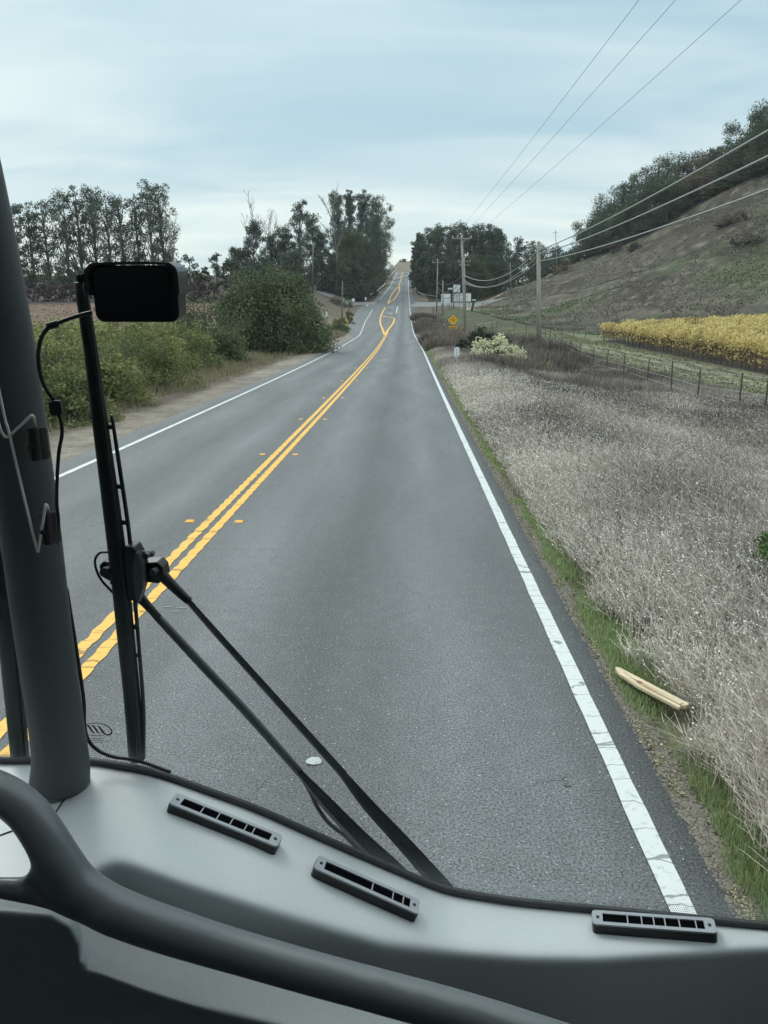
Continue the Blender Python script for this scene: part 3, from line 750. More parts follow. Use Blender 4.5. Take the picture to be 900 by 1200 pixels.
def guard_rail(pts, label, m=WHT, hh=.8):
    ps = [Vector((x, y, hz(x, y))) for x, y in pts]; o = empty('guard_rail', ps[0], label, 'guard rail', 'pale guard rails near the crest')
    q = curve_pts([p + Vector((0, 0, hh)) for p in ps], 6)
    MB().tube(q, .17, 6, flat=(1, .35)).build('rail_beam', m, o)
    for p in ps: MB().box(p + Vector((0, .1, hh / 2 - .1)), (.15, .15, hh + .2)).build('rail_post', OLDW, o)
RAILM = mat('rail_galvanised', (.52, .55, .54), .5)
guard_rail([(xr(D) + x, D) for x, D in ((9.5, 246), (6.6, 252), (4.6, 262), (3.9, 276), (3.6, 292), (3.4, 310), (3.2, 330))], 'white guard rail curving from the side road up the right verge', RAILM)
guard_rail([(xr(D) + x, D) for x, D in ((-11.2, 252), (-10.0, 266), (-8.9, 284), (-8.2, 304), (-7.8, 326))], 'pale guard rail on the left verge below the dark trees', RAILM)
guard_rail([(xr(D) + x, D) for x, D in ((-7.6, 410), (-7.4, 440), (-7.4, 468))], 'short pale guard rail at the left of the crest', RAILM)
# small junction signs on the left
def small_sign(px, py, D, w, h, label, m, face=None):
    c = P(px, py, D); b = Vector((c.x, c.y, hz(c.x, c.y))); o = empty('street_sign', b, label, 'road sign')
    MB().tube([b - Vector((0, 0, .2)), c + Vector((0, .05, h * .4))], .05, 6).build('sign_post', STEEL, o)
    MB().prism([(w/2*math.cos(a), h/2*math.sin(a)) for a in np.linspace(R(22.5), R(382.5), 9)[:-1]], c, Vector((1,0,0)), Vector((0,0,1)), Vector((0,-1,0)), .04).build('sign_panel', m, o)
small_sign(437, 337, 270, 1.3, .9, 'pale green sign on the left bank near the guard rail', mat('sign_green', (.30, .50, .45), .5))
small_sign(414, 351.5, 213, .9, .9, 'small round pale sign at the mouth of the left side road', WHT)
small_sign(428.5, 350, 232, .5, 1.0, 'narrow white marker on the corner of the left side road', WHT)
small_sign(382.5, 368, 122, .35, .8, 'slim white marker beside the big dark bush', WHT)
small_sign(430.5, 358, 205, .5, .5, 'tiny low white marker on the left road edge', WHT)

# ================================================================== vegetation
def leafmat(name, c1, c2, tr=.25, rough=.65):
    return mat(name, c1, rough, var=('v', c2), trans=tr, spec=.2)
EUC = leafmat('eucalyptus_leaves', (.042, .062, .046), (.135, .168, .110))
OAK = leafmat('oak_leaves', (.036, .056, .038), (.125, .152, .086))
BRNL = leafmat('autumn_leaves', (.085, .070, .048), (.20, .165, .11))
HEDG = leafmat('scrub_leaves', (.11, .13, .045), (.36, .37, .15))
DKB = leafmat('bush_leaves', (.042, .062, .034), (.150, .180, .090))
TRUNK = wood('bark', (.075, .065, .055), (.20, .175, .15), (6, 6, 1))
PALEBARK = wood('pale_bark', (.14, .13, .115), (.27, .25, .225), (6, 6, 1))
def leafcloud(C, s, up=0.25, rg=rng, outn=None, asp=.6):
    """quads at centres C, size s (array)"""
    n = len(C); a = rg.normal(size=(n, 3)); 
    if outn is not None: a = a * .75 + outn
    a[:, 2] += up; a /= np.linalg.norm(a, axis=1)[:, None] + 1e-9
    t = np.cross(a, rg.normal(size=(n, 3))); t /= np.linalg.norm(t, axis=1)[:, None] + 1e-9
    b = np.cross(a, t); s = np.broadcast_to(np.asarray(s, float), (n,))[:, None] / 2
    k1 = rg.uniform(.6, 1.3, (n, 1)); 
    V = np.stack([C - t * s, C - b * s * asp * k1, C + t * s, C + b * s * asp], 1)
    V[:, 1] += a * s * .3
    return V.reshape(-1, 3)
def cloud_mesh(name, C, s, v, m, parent, **kw):
    V = leafcloud(C, s, **kw); F = np.arange(len(V)).reshape(-1, 4)
    return link(name, npmesh(name, V, F, attrs={'v': np.repeat(np.clip(v, 0, 1), 4)}), m, parent)
def tree(name, label, cat, base, H, W, kind='round', leaf=EUC, bark=TRUNK, nb=26, nleaf=2600, ls=.4, group=None, cbase=.25, depth=None, br=None, seed=None, shell=.55):
    rg = np.random.default_rng(seed if seed is not None else int(abs(base.x * 131 + base.y * 17)) % 99991)
    o = empty(name, base, label, cat, group)
    B = np.array(base); dW = depth or W
    # blob centres
    bl = []
    for i in range(nb):
        f = cbase + (1 - cbase) * (i + rg.uniform(0, 1)) / nb
        a = i * 2.4 + rg.uniform(-.5, .5)
        if kind == 'round': prof = math.sqrt(max(0, 1 - ((f - cbase) / (1 - cbase) * 2 - .75) ** 2 / 1.62))
        elif kind == 'tall': prof = .45 + .55 * math.sin(math.pi * min(1, .15 + f)) 
        elif kind == 'cone': prof = max(.12, 1.05 - f)
        elif kind == 'umbrella': prof = .45 + .6 * f if f < .8 else 1.1 - (f - .8) * 2.5
        else: prof = 1
        rr = math.sqrt(rg.uniform(.05, 1)) * prof
        r_ = (br or W * .17) * rg.uniform(.7, 1.35)
        bl.append((B[0] + rr * (W / 2 - r_ * .6) * math.cos(a), B[1] + rr * (dW / 2 - r_ * .6) * math.sin(a), B[2] + f * H - r_ * .55, r_))
    bl = np.array(bl)
    # limbs
    mb = MB(); lean = Vector((rg.uniform(-.03, .03) * H, 0, 0)); rb = max(.10, H * .018) if kind != 'round' else max(.12, H * .03)
    tops_ = [Vector(B) - Vector((0, 0, .4)), Vector(B) + lean * .3 + Vector((0, 0, H * .3)), Vector(B) + lean * .8 + Vector((0, 0, H * .62)), Vector(B) + lean + Vector((0, 0, H * .9))]
    tp = curve_pts(tops_, 5); mb.tube(tp, np.linspace(rb, rb * .25, len(tp)), 7)
    for i, q in enumerate(bl):
        q_ = Vector(q[:3]); f = max(.12, (q_.z - B[2]) / H - rg.uniform(.12, .3)); k = int(min(len(tp) - 2, f / .9 * (len(tp) - 1))); s0 = tp[k]
        mid = s0.lerp(q_, .5) + Vector((rg.uniform(-.3, .3), rg.uniform(-.3, .3), -.08 * H * .3))
        mb.tube([s0, mid, q_], [rb * .38, rb * .24, rb * .08], 5)
    mb.build('trunk', bark, o, smooth=True)
    if leaf is not None and nleaf:
        w = bl[:, 3] ** 2; idx = rg.choice(nb, nleaf, p=w / w.sum())
        d = rg.normal(size=(nleaf, 3)); d /= np.linalg.norm(d, axis=1)[:, None]
        # several sub-clumps in each blob so that the outline breaks up
        nc = 7; cd = rg.normal(size=(nb, nc, 3)); cd /= np.linalg.norm(cd, axis=2)[..., None]
        ci = rg.integers(0, nc, nleaf); sub = cd[idx, ci] * .62
        rad = rg.uniform(0, 1, nleaf) ** shell
        off = sub + d * rad[:, None] * .52
        off[:, 2] *= .82
        C = bl[idx, :3] + off * bl[idx, 3][:, None]
        tone = rg.uniform(-.12, .12) + rg.uniform(0, .45, nb)[idx] + rg.uniform(0, .4, (nb, nc))[idx, ci] + rg.uniform(0, .35, nleaf) - .08
        C[:, 2] = np.maximum(C[:, 2], B[2] + .02)
        cloud_mesh('crown', C, ls * rg.uniform(.6, 1.4, nleaf), tone, leaf, o, rg=rg, outn=off * .6)
    return o
def bare_tree(name, label, base, H, W, m=PALEBARK, group=None, seed=1, n=26, cat='tree', r0=None):
    H = H * .84
    rg = random.Random(seed); o = empty(name, base, label, cat, group); mb = MB()
    r0 = r0 or H * .009
    def grow(p, d, L, r, lev):
        q = p; pts = [p]
        for i in range(4):
            d = (d + Vector((rg.uniform(-.13, .13), rg.uniform(-.13, .13), .05))).normalized(); q = q + d * L / 4; pts.append(q)
        mb.tube(pts, [r, r * .85, r * .7, r * .55, r * .35], 5 if lev else 7)
        if lev >= 3: return
        for k in range(5 if lev else 9):
            t = rg.uniform(.25, 1) if lev else rg.uniform(.25, 1); i = min(3, int(t * 4)); s = pts[i].lerp(pts[i+1], t * 4 - i if i < 4 else 1)
            a = rg.uniform(0, 6.28); sp = .42 if lev == 0 else .6
            nd = (d + Vector((math.cos(a), math.sin(a), .15)) * sp * W / H * 3.2).normalized()
            grow(s, nd, L * rg.uniform(.28, .5) * (1.15 - .5 * t if lev == 0 else 1), r * .5, lev + 1)
    grow(base - Vector((0, 0, .2)), Vector((0, 0, 1)), H, r0, 0)
    mb.build('trunk', m, o, smooth=True); return o
def H_of(px, D, ytop):
    b = at(px, D); return b, P(px, ytop, D).z - b.z
GL = 'eucalyptus trees in the far left row'
ordn = ['first', 'second', 'third', 'fourth', 'fifth', 'sixth', 'seventh', 'eighth', 'ninth', 'tenth', 'eleventh', 'twelfth']
for i, (px, top, w, cb) in enumerate(((24, 238, 8, .3), (44, 236, 7, .3), (63, 233, 8, .3), (84, 224, 7, .35), (100, 215, 8.5, .35), (117, 214, 8, .35), (134, 223, 7, .4), (150, 226, 6.5, .38), (168, 224, 6.5, .3), (184, 211, 8, .3), (197, 214, 6.5, .3))):
    b, h = H_of(px, 196 + (i * 37 % 11), top)
    tree('eucalyptus_tree', '%s tall airy eucalyptus from the left in the far row behind the display screen' % ordn[i], 'tree', b, h, w * (1.1 + .55 * ((i * 5) % 4) / 3), 'umbrella' if i % 4 != 1 else 'tall', EUC, TRUNK, nb=20 + (i * 7) % 12, nleaf=4600, ls=.40, group=GL, cbase=cb + .12 * ((i * 3) % 3) - .06, br=1.35 + .28 * ((i * 5) % 4), seed=100 + i)
b, h = H_of(209, 200, 226); bare_tree('bare_tree', 'pale leafless tree at the right end of the far left row', b, h, 7, seed=3)
# dark understorey below the far row
for i, px in enumerate(range(22, 216, 14)):
    b, h = H_of(px, 188 + (i % 3) * 5, 306 + (i * 7 % 11)); tree('understorey_tree', '%s dark low tree from the left beneath the far left eucalyptus row' % (ordn[i] if i < 12 else 'thirteenth' if i == 12 else 'last'), 'tree', b, h, 7.5, 'round', OAK, nb=10, nleaf=1300, ls=.5, group='low dark trees under the far row', cbase=.02, seed=200 + i)
for i, (px, top, w) in enumerate(((224, 299, 6.5), (240, 312, 4.5), (256, 297, 6.5), (272, 299, 6.5))):
    b, h = H_of(px, 172, top); tree('oak_tree', '%s small dark oak in the gap between the far row and the dark grove' % ['leftmost', 'lowest', 'rounded', 'rightmost'][i], 'tree', b, h, w, 'round', OAK, nb=11, nleaf=1500, ls=.42, cbase=.22, group='small oaks in the gap', seed=230 + i)
for i, px in enumerate(range(18, 262, 13)):
    b, h = H_of(px, 140 + (i % 2) * 3, 327 + (i * 5 % 7)); h = max(h, 2.6)
    tree('orchard_shrub', 'purple-brown leafless orchard shrub in the row beyond the ploughed field', 'shrub', b, h, 4.2, 'round', mat('purple_twigs', (.075, .052, .060), .9, var=('v', (.13, .095, .10)), spec=.05), nb=8, nleaf=800, ls=.34, cbase=.15, group='purple-brown orchard shrubs in a row', seed=260 + i)
# middle grove
GM = 'trees of the dark grove left of the road'
grove = [(281, 287, 6, 'tall'), (300, 256, 7, 'tall'), (322, 272, 8, 'tall'), (335, 262, 6, 'tall'), (352, 233, 8, 'tall'), (367, 250, 6.5, 'tall'), (378, 268, 7, 'tall'), (392, 300, 8, 'round'), (345, 290, 9, 'round'), (310, 300, 9, 'round'), (290, 310, 8, 'round')]
for i, (px, top, w, k) in enumerate(grove):
    b, h = H_of(px, 226 + (i * 29 % 13) if i < 8 else 214, top)
    w *= 1.35
    tree('eucalyptus_tree', '%s %s dark tree of the grove above the big roadside bush' % (ordn[i], 'tall narrow' if k == 'tall' else 'low broad'), 'tree', b, h, w, k, EUC if i % 3 else OAK, nb=30, nleaf=8000, ls=.40, cbase=.02 if k == 'round' else .12, group=GM, br=1.9 if k == 'tall' else 2.1, seed=300 + i)
for i, (px, top, w) in enumerate(((287, 229, 8), (322, 243, 7), (393, 228, 7))):
    b, h = H_of(px, 232, top); bare_tree('bare_tree', '%s pale bare tree rising out of the dark grove' % ['leftmost tall', 'forked', 'rightmost'][i], b, h, w, seed=20 + i)
b, h = H_of(343, 222, 300); tree('autumn_tree', 'rust-brown tree among the dark grove', 'tree', b, h, 6, 'round', leafmat('rust_leaves', (.10, .06, .045), (.20, .12, .085)), nb=9, nleaf=900, ls=.45, cbase=.2)
big = [(397, 224, 6, 'tall', 262), (411, 220, 7.5, 'tall', 268), (425, 222, 8, 'tall', 272), (438, 226, 11, 'umbrella', 290), (451, 234, 14, 'umbrella', 330), (459, 252, 17, 'umbrella', 372), (447, 290, 11, 'round', 320), (405, 262, 11, 'round', 250), (422, 268, 14, 'round', 246), (441, 274, 11, 'round', 262), (396, 296, 10, 'round', 238), (412, 306, 11, 'round', 240), (432, 312, 8, 'round', 262)]
for i, (px, top, w, k, D) in enumerate(big):
    b, h = H_of(px, D, top); b.x = min(b.x, xr(D) + float(al(D)) - 1.5 - w * (.2 if k == 'umbrella' else .36)); b.z = hz(b.x, b.y)
    tree('eucalyptus_tree', '%s tree of the big dark clump on the left of the crest, %s' % (ordn[i] if i < 12 else 'last', 'feathery and tall' if k == 'tall' else 'dense and rounded'), 'tree', b, h, w, k, EUC if k == 'tall' or i % 2 else DKB, nb=36, nleaf=13000, ls=.42, cbase=.03, group='big dark clump left of the crest', br=1.9 if k == 'tall' else 2.6, seed=400 + i)
# right of the road
rt_ = [(484.5, 283, 5.5, 300), (492, 273, 6, 292), (501, 266, 8.5, 284), (513, 262, 9, 274), (526, 266, 9, 262), (537, 260, 10, 255), (549, 265, 11, 262), (561, 262, 10, 270), (573, 262, 9, 262), (582, 268, 8, 268), (496, 296, 8, 268), (514, 298, 11, 252), (556, 298, 12, 250), (578, 296, 11, 256), (534, 304, 11, 250)]
for i, (px, top, w, D) in enumerate(rt_):
    b, h = H_of(px, D, top); b.x = max(b.x, xr(D) + (2.8 + w * .22 if i < 3 else 4.2 + w * .28)); b.z = hz(b.x, b.y)
    tree('eucalyptus_tree', '%s tree from the crest in the green clump right of the road' % (ordn[i] if i < 12 else ['front left', 'front right', 'front middle'][i - 12]), 'tree', b, h, w, 'round' if i % 4 else 'tall', DKB if i % 3 == 0 else EUC, nb=34, nleaf=13000, ls=.42, cbase=.02, group='green clump right of the crest', br=w * .24, seed=500 + i)
for i, (px, top, D) in enumerate(((592, 284, 330), (606, 278, 340), (620, 281, 345), (634, 284, 350), (647, 287, 350), (660, 291, 345), (672, 290, 330), (600, 292, 310), (628, 294, 320), (651, 297, 320))):
    b, h = H_of(px, D, top)
    tree('hill_oak', '%s dark rounded oak on the low ridge behind the near pole' % ordn[i], 'tree', b, h, 11, 'round', OAK, nb=18, nleaf=3600, ls=.62, cbase=.0, br=2.6, group='oaks on the low far ridge', seed=540 + i)
# ridge oaks
rid = [(683, 252), (694, 243), (702, 232), (711, 222), (722, 212), (734, 203), (746, 194), (757, 186), (769, 180), (781, 176), (793, 178), (806, 172), (819, 168), (833, 163), (846, 152), (857, 134), (869, 120), (882, 114), (896, 107), (910, 102), (925, 98)]
ridg = []
for i, (px, top) in enumerate(rid):
    u = (px - 478) / 928; D = float(np.interp(u, UT, DR)) - 2 + (i % 3) * 3
    ridg.append((px, top, D, 10.5 + (i * 13 % 4), BRNL if i in (10, 12) else OAK))
low = [(688, 262, .92), (700, 250, .90), (716, 238, .88), (730, 226, .86), (744, 216, .84), (758, 208, .84), (772, 202, .84), (784, 206, .88), (797, 204, .90), (812, 196, .92), (828, 188, .92), (843, 176, .92), (857, 160, .92), (870, 146, .9), (884, 138, .9), (898, 130, .9), (915, 124, .9)]
for i, (px, top, f) in enumerate(low):
    u = (px - 478) / 928; d0, d1 = np.interp(u, UT, DF), np.interp(u, UT, DR); ridg.append((px, top, float(d0 + (d1 - d0) * f), 9 + (i * 7 % 4), BRNL if i in (7, 8, 9, 10) else OAK))
for i, (px, top, D, w, lm) in enumerate(ridg):
    b, h = H_of(px, D, top); h = max(h, 5)
    nm = (ordn[i] if i < 12 else '%dth' % (i + 1) if i < 20 else '21st') if i < 21 else None
    tree('hill_oak', ('%s %s tree up the skyline of the right hill' % (nm, 'brown-leaved' if lm is BRNL else 'dark')) if nm else '%s %s tree up the slope just below the hill skyline' % ((ordn + ['%dth' % k for k in range(13, 20)])[i - 21], 'brown-leaved' if lm is BRNL else 'dark'), 'tree', b, h, w, 'round', lm, nb=11, nleaf=7000, ls=.40, cbase=.0, br=w * (.27 + .03 * (i % 3)), shell=.42, group='oaks on the right hill', seed=600 + i)
# scrub bushes along the lower edge of the oak wood
TAN = leafmat('tan_scrub', (.13, .10, .065), (.30, .24, .14)); GOLD = leafmat('gold_scrub', (.22, .18, .08), (.42, .34, .16)); PUR = leafmat('brown_scrub', (.085, .07, .06), (.17, .14, .115))
for i, (px, py, w, h, lm, what) in enumerate(((651, 316, 4, 2.6, TAN, 'tan'), (662, 311, 4.5, 3, TAN, 'tan'), (672, 303, 4, 2.5, PUR, 'brown'), (686, 294, 6, 3.4, PUR, 'brown'), (703, 284, 6, 3.2, PUR, 'brown'), (722, 290, 6, 2.8, PUR, 'brown'), (742, 262, 7, 3.6, GOLD, 'golden'), (758, 254, 8, 3.6, GOLD, 'golden'), (772, 250, 7, 4, TAN, 'tan'), (788, 244, 8, 5, TAN, 'tan'), (806, 232, 8, 5, PUR, 'brown'), (824, 222, 8, 5, TAN, 'tan'), (842, 212, 8, 5, PUR, 'brown'), (858, 204, 8, 6, TAN, 'tan'), (876, 196, 8, 6, PUR, 'brown'), (895, 190, 8, 6, PUR, 'brown'), (742, 282, 5, 1.8, PUR, 'brown'), (850, 252, 9, 1.6, PUR, 'brown'), (868, 247, 8, 1.6, PUR, 'brown'), (880, 272, 9, 1.5, PUR, 'brown'))):
    b = hit(px, py + (12 if py < 250 or px > 735 else 6)); h *= 1.15; tree('scrub_bush', '%s %s scrub bush on the hillside below the oaks, counted from the pole' % ((ordn + ['13th', '14th', '15th', '16th', '17th', '18th', '19th', '20th'])[i], what), 'bush', b, h, w, 'round', lm, nb=8, nleaf=900, ls=.42, cbase=0, group='scrub along the upper hillside', seed=700 + i)
b = hit(594, 349); 
# distant mast
b = at(651, 300); mo = empty('radio_mast', b, 'thin mast on the skyline above the low ridge', 'mast'); tz = P(651, 270, 300)
MB().tube([b, tz], .12, 5).build('mast_pole', STEEL, mo); MB().box(tz - Vector((0, 0, .8)), (2.2, .12, .12)).build('mast_arm', STEEL, mo)
# crest
b = at(472.5, 800); b.x = P(473, 306, 790).x; b.y = 790; b.z = hz(b.x, b.y)
tree('crest_tree', 'small dark tree on the far brown hill beyond the crest', 'tree', b, P(473, 303, 790).z - b.z, 9, 'round', OAK, nb=8, nleaf=500, ls=1.2, cbase=0)

# ---- near bushes left
DEADG = leafmat('straw', (.16, .13, .085), (.38, .33, .22), tr=.2)
bushes = [(318, 57, 313, 8.8, DKB, 'big rounded dark green bush left of the road', 'big', 9000), (283, 60, 332, 6, DKB, 'dark green bush leaning on the left side of the big one', 'b', 5000), (347, 60, 325, 5.0, DKB, 'small dark bush at the roadside edge of the big one', 'b', 2600)]
for i, (px, D, top, w, lm, lab, k, nl) in enumerate(bushes):
    b, h = H_of(px, D, top); tree('roadside_bush', lab, 'bush', b, h, w, 'round', lm, nb=34 if k == 'big' else 24, nleaf=nl * 5, ls=.17, shell=.4, cbase=.0, seed=800 + i, group='dark bushes left of the road', br=w * (.27 if k == 'big' else .24))
hed = [(240, 47, 358, 5.6, 'dark'), (200, 50, 368, 5.4, 'olive'), (262, 44, 392, 3.6, 'dark'), (215, 38, 386, 4.2, 'olive'), (170, 36, 384, 4.6, 'yellowish'), (128, 38, 386, 5, 'olive'), (186, 29, 404, 3.4, 'yellowish'), (140, 28, 398, 4, 'olive'), (98, 33, 385, 4.5, 'yellowish'), (60, 33, 384, 4.5, 'olive'), (20, 33, 384, 4.5, 'yellowish'), (100, 23.5, 402, 3.6, 'olive'), (60, 22, 400, 3.6, 'yellowish'), (20, 22, 402, 3.6, 'olive'), (75, 19, 440, 2.4, 'olive'), (-20, 26, 390, 5, 'olive'), (125, 22.5, 425, 2.2, 'yellowish'), (-25, 18, 425, 3, 'olive')]
HM = {'dark': DKB, 'olive': leafmat('olive_scrub', (.085, .108, .042), (.27, .30, .125)), 'yellowish': HEDG}
for i, (px, D, top, w, t) in enumerate(hed):
    b, h = H_of(px, D, top - 5); h = max(h, 1.0) * 1.12
    tree('scrub_bush', '%s scrub bush in the left hedge, %s counting back towards the bus' % (t, (ordn + ['13th', '14th', '15th', '16th', '17th', '18th'])[i]), 'bush', b, h, w, 'round', HM[t], nb=26, nleaf=int(7500), ls=.085 if D < 30 else .13, cbase=0, group='scrub hedge left of the road', seed=830 + i, br=w * .2)
for i, (px, D, top, w) in enumerate(((398, 120, 372, 4), (392, 108, 378, 4), (409, 150, 362, 3), (404, 215, 346, 6), (392, 212, 347, 5), (425, 250, 340, 7), (436, 262, 338, 6), (417, 245, 344, 6), (446, 300, 334, 5))):
    b, h = H_of(px, D, top); tree('verge_shrub', '%s grey-green shrub on the left bank between the big bush and the guard rail' % ordn[i], 'shrub', b, max(h, .8), w, 'round', DKB if i % 2 else TAN, nb=12, nleaf=2600, ls=.17, cbase=0, group='shrubs on the left bank', seed=870 + i)

# ---- near bushes right
b = at(581, 49); b.z = hz(b.x, b.y)
CREAM = leafmat('cream_flowers', (.46, .46, .28), (.88, .85, .62), tr=.15)
o = tree('flowering_bush', 'pale bush covered in cream flower heads beside the near pole', 'bush', b, P(581, 400, 49).z - b.z, 3.4, 'round', leafmat('grey_green', (.07, .09, .05), (.17, .19, .11)), nb=26, nleaf=4500, ls=.12, cbase=0, seed=901)
rg = np.random.default_rng(5); n = 3800; d = rg.normal(size=(n, 3)); d[:, 2] = np.abs(d[:, 2]); d /= np.linalg.norm(d, axis=1)[:, None]
hh = P(581, 402, 49).z - b.z; sc = (1 + .12 * np.sin(d[:, 0] * 9) + .1 * np.sin(d[:, 1] * 11 + d[:, 2] * 7)) * rg.uniform(.86, 1.02, n)
C = np.array(b) + d * np.array([1.8, 1.6, hh * 1.2])[None] * sc[:, None]
keep = fbm(C[:, 0] * 3, C[:, 2] * 3 + C[:, 1], 3) > .30
cloud_mesh('flower_heads', C[keep], .15, rg.uniform(0, 1, keep.sum()), CREAM, o, rg=rg, up=.8)
b = at(563, 54); tree('roadside_bush', 'dark green bush directly behind the cream flowering one', 'bush', b, P(563, 384, 54).z - b.z, 3.6, 'round', leafmat('dark_bush', (.018, .03, .018), (.055, .075, .04)), nb=22, nleaf=4200, ls=.17, cbase=0, seed=902)
b = at(590, 56); tree('roadside_bush', 'low dark bush to the right behind the cream flowering one', 'bush', b, P(590, 391, 56).z - b.z, 2.6, 'round', DKB, nb=12, nleaf=2000, ls=.17, cbase=0, seed=903)
b = hit(896, 722); b.z = hz(b.x, b.y); tree('green_shrub', 'fresh green broom-like shrub alone in the grey weeds at the right', 'shrub', b, .80, .60, 'round', leafmat('fresh_green', (.05, .10, .03), (.17, .26, .09)), nb=10, nleaf=1800, ls=.035, cbase=0, seed=905)
# twiggy brush clumps: bare brown shrubs round the sign and along the fence
TWIG = mat('brush_twigs', (.15, .125, .10), .9, spec=.05, var=('v', (.38, .33, .27)))
TWIGP = mat('brush_twigs_dark', (.105, .084, .078), .9, spec=.05, var=('v', (.30, .255, .235)))
def twigs(name, label, base, H, W, n, m, cat='brush', group=None, seed=1, kind=None, width=None):
    rg = np.random.default_rng(seed); D = base.y; w = width or .006 + D * .0005
    a = rg.uniform(0, 6.28, n); r0 = np.sqrt(rg.uniform(0, 1, n)) * W * .42; sp = rg.uniform(.0, .55, n)
    p0 = np.stack([base.x + r0 * np.cos(a), base.y + r0 * np.sin(a), np.zeros(n)], -1); p0[:, 2] = hgt(p0[:, 0], p0[:, 1]) - .03
    L = H * rg.uniform(.45, 1.05, n) * (1 - .45 * (r0 / (W * .42)) ** 2)
    dr = np.stack([np.cos(a) * sp + rg.normal(0, .25, n), np.sin(a) * sp + rg.normal(0, .25, n), np.ones(n)], -1)
    st = rg.uniform(0, .5, n)[:, None] * (rg.uniform(0, 1, n)[:, None] > .4)
    p0s = p0 + dr * L[:, None] * st * [1, 1, 1]; p1 = p0 + dr * L[:, None]
    sd = np.stack([-np.sin(a), np.cos(a), np.zeros(n)], -1); sd = np.where(rg.uniform(0, 1, (n, 1)) < .6, np.array([[1., 0, 0]]), sd) * w
    mid = (p0s + p1) / 2 + rg.normal(0, .04, (n, 3)) * H
    V = np.stack([p0s - sd * .5, p0s + sd * .5, mid + sd * .42, mid - sd * .42, p1 + sd * .15, p1 - sd * .15], 1).reshape(-1, 3)
    i = np.arange(n)[:, None] * 6; F = np.concatenate([i + [0, 1, 2, 3], i + [3, 2, 4, 5]])
    o = link(name, npmesh(name, V, F, attrs={'v': np.repeat(rg.uniform(0, 1, n), 6)}), m, None)
    return tag(o, label, cat, group, kind)
br_ = [(520, 78, 4.5, 1.5), (512, 88, 4, 1.5), (528, 70, 3.6, 1.5), (540, 66, 4.5, 1.7), (552, 72, 5, 1.9), (566, 78, 5, 1.9), (525, 98, 5, 1.6), (505, 108, 5, 1.5), (540, 84, 5, 1.7), (600, 60, 5.5, 1.7), (622, 56, 5, 1.5), (640, 50, 5.5, 1.4), (615, 47, 5, 1.2), (590, 43, 4.2, 1.0), (660, 58, 5, 1.3), (585, 68, 5, 1.8), (610, 75, 5.5, 1.9), (648, 70, 5, 1.5), (518, 60, 3, 1.2), (510, 70, 3, 1.2), (572, 90, 6, 1.7), (500, 135, 5, 1.6), (510, 125, 5, 1.6), (496, 165, 6, 1.7), (522, 115, 6, 1.5)]
for i, (px, D, w, h) in enumerate(br_):
    twigs('brush_clump', 'bare brown brush clump in the thicket between the sign and the fence', at(px, D), h, w, 2600, TWIGP if i % 3 else TWIG, cat='brush', group='bare brown brush of the roadside thicket', seed=1000 + i)

# ================================================================== weeds and grass (stuff)
DRY = mat('dry_weed_stems', (.125, .104, .093), .9, spec=.05, var=('v', (.64, .58, .50)))
SEED = mat('seed_heads', (.45, .42, .38), .9, spec=.05, var=('v', (.88, .85, .80)))
def weeds(n, d0, d1, l0, l1, hfun, seed, side=1, dens=None, slope=.50):
    rg = np.random.default_rng(seed)
    D = np.exp(rg.uniform(math.log(d0), math.log(d1), n))
    l = l0 + (l1 - l0) * rg.uniform(0, 1, n) ** 1.0
    X = xr(D) + l * side
    k = np.abs(X) < slope * D + 1.3
    k &= ~((pdist(X, D, [(pa.x, pa.y), (pb.x, pb.y)]) < .10) | (pdist(X, D, [(pa.x - .02, pa.y - .2), (pb.x - .03, pb.y - .2)]) < .17)) | (l < 1.5) if side > 0 and d0 < 2.25 and l1 > 5 else True
    if dens is not None: k &= rg.uniform(0, 1, n) < dens(X, D, l)
    D, l, X = D[k], l[k], X[k]; n = len(D)
    H = hfun(X, D, l, rg, n); w = .0018 + .00055 * D
    z = hgt(X, D) - .03
    a = rg.uniform(0, 6.28, n); lean = rg.uniform(0, .38, n)
    t = np.stack([np.cos(a) * lean, np.sin(a) * lean, np.ones(n)], -1)
    p0 = np.stack([X, D, z], -1); p1 = p0 + t * H[:, None] * .55; p2 = p0 + t * H[:, None] * [1.35, 1.35, 1.0]
    b2 = rg.uniform(-.6, 1.6, n); sd = np.stack([np.cos(b2), np.sin(b2), 0 * b2], -1) * w[:, None]
    V = np.stack([p0 - sd * .5, p0 + sd * .5, p1 + sd * .45, p1 - sd * .45, p2 + sd * .2, p2 - sd * .2], 1).reshape(-1, 3)
    i = np.arange(n)[:, None] * 6; F = np.concatenate([i + [0, 1, 2, 3], i + [3, 2, 4, 5]])
    return V, F, p0, p2, H, D, X, l, n, rg
def wh(X, D, l, rg, n):
    return (.29 + .32 * fbm(X / 2.2, D / 2.2, 12)) * rg.uniform(.5, 1.25, n) * np.interp(l, [1.6, 2.1, 3.0, 9, 12], [.40, .85, 1.12, 1.1, .75])
def wd(X, D, l): return np.interp(l + .7 * (fbm(X / .5, D / .7, 77) - .5), [1.52, 1.76], [.0, 1]) * (.35 + .65 * ss(fbm(X / 1.1, D / 1.3, 14), .28, .5))
V, F, p0, p2, H, D, X, l, n, rg = weeds(520000, 2.2, 95, 1.6, 15.5, wh, 50, dens=wd)
tone = np.clip(.40 + 1.25 * (fbm(X / 2.6, D / 3.6, 15) - .5) + rg.uniform(-.28, .28, n) + .34 * (1 - ss(l, 1.9, 4)) - .16 * ss(l, 5, 9) * ss(D, 14, 26), 0, 1)
tag(link('dry_weeds', npmesh('dry_weeds', V, F, attrs={'v': np.repeat(tone, 6)}), DRY, None), 'sea of grey-brown dry weeds covering the field right of the road', 'dry weeds', None, 'stuff')
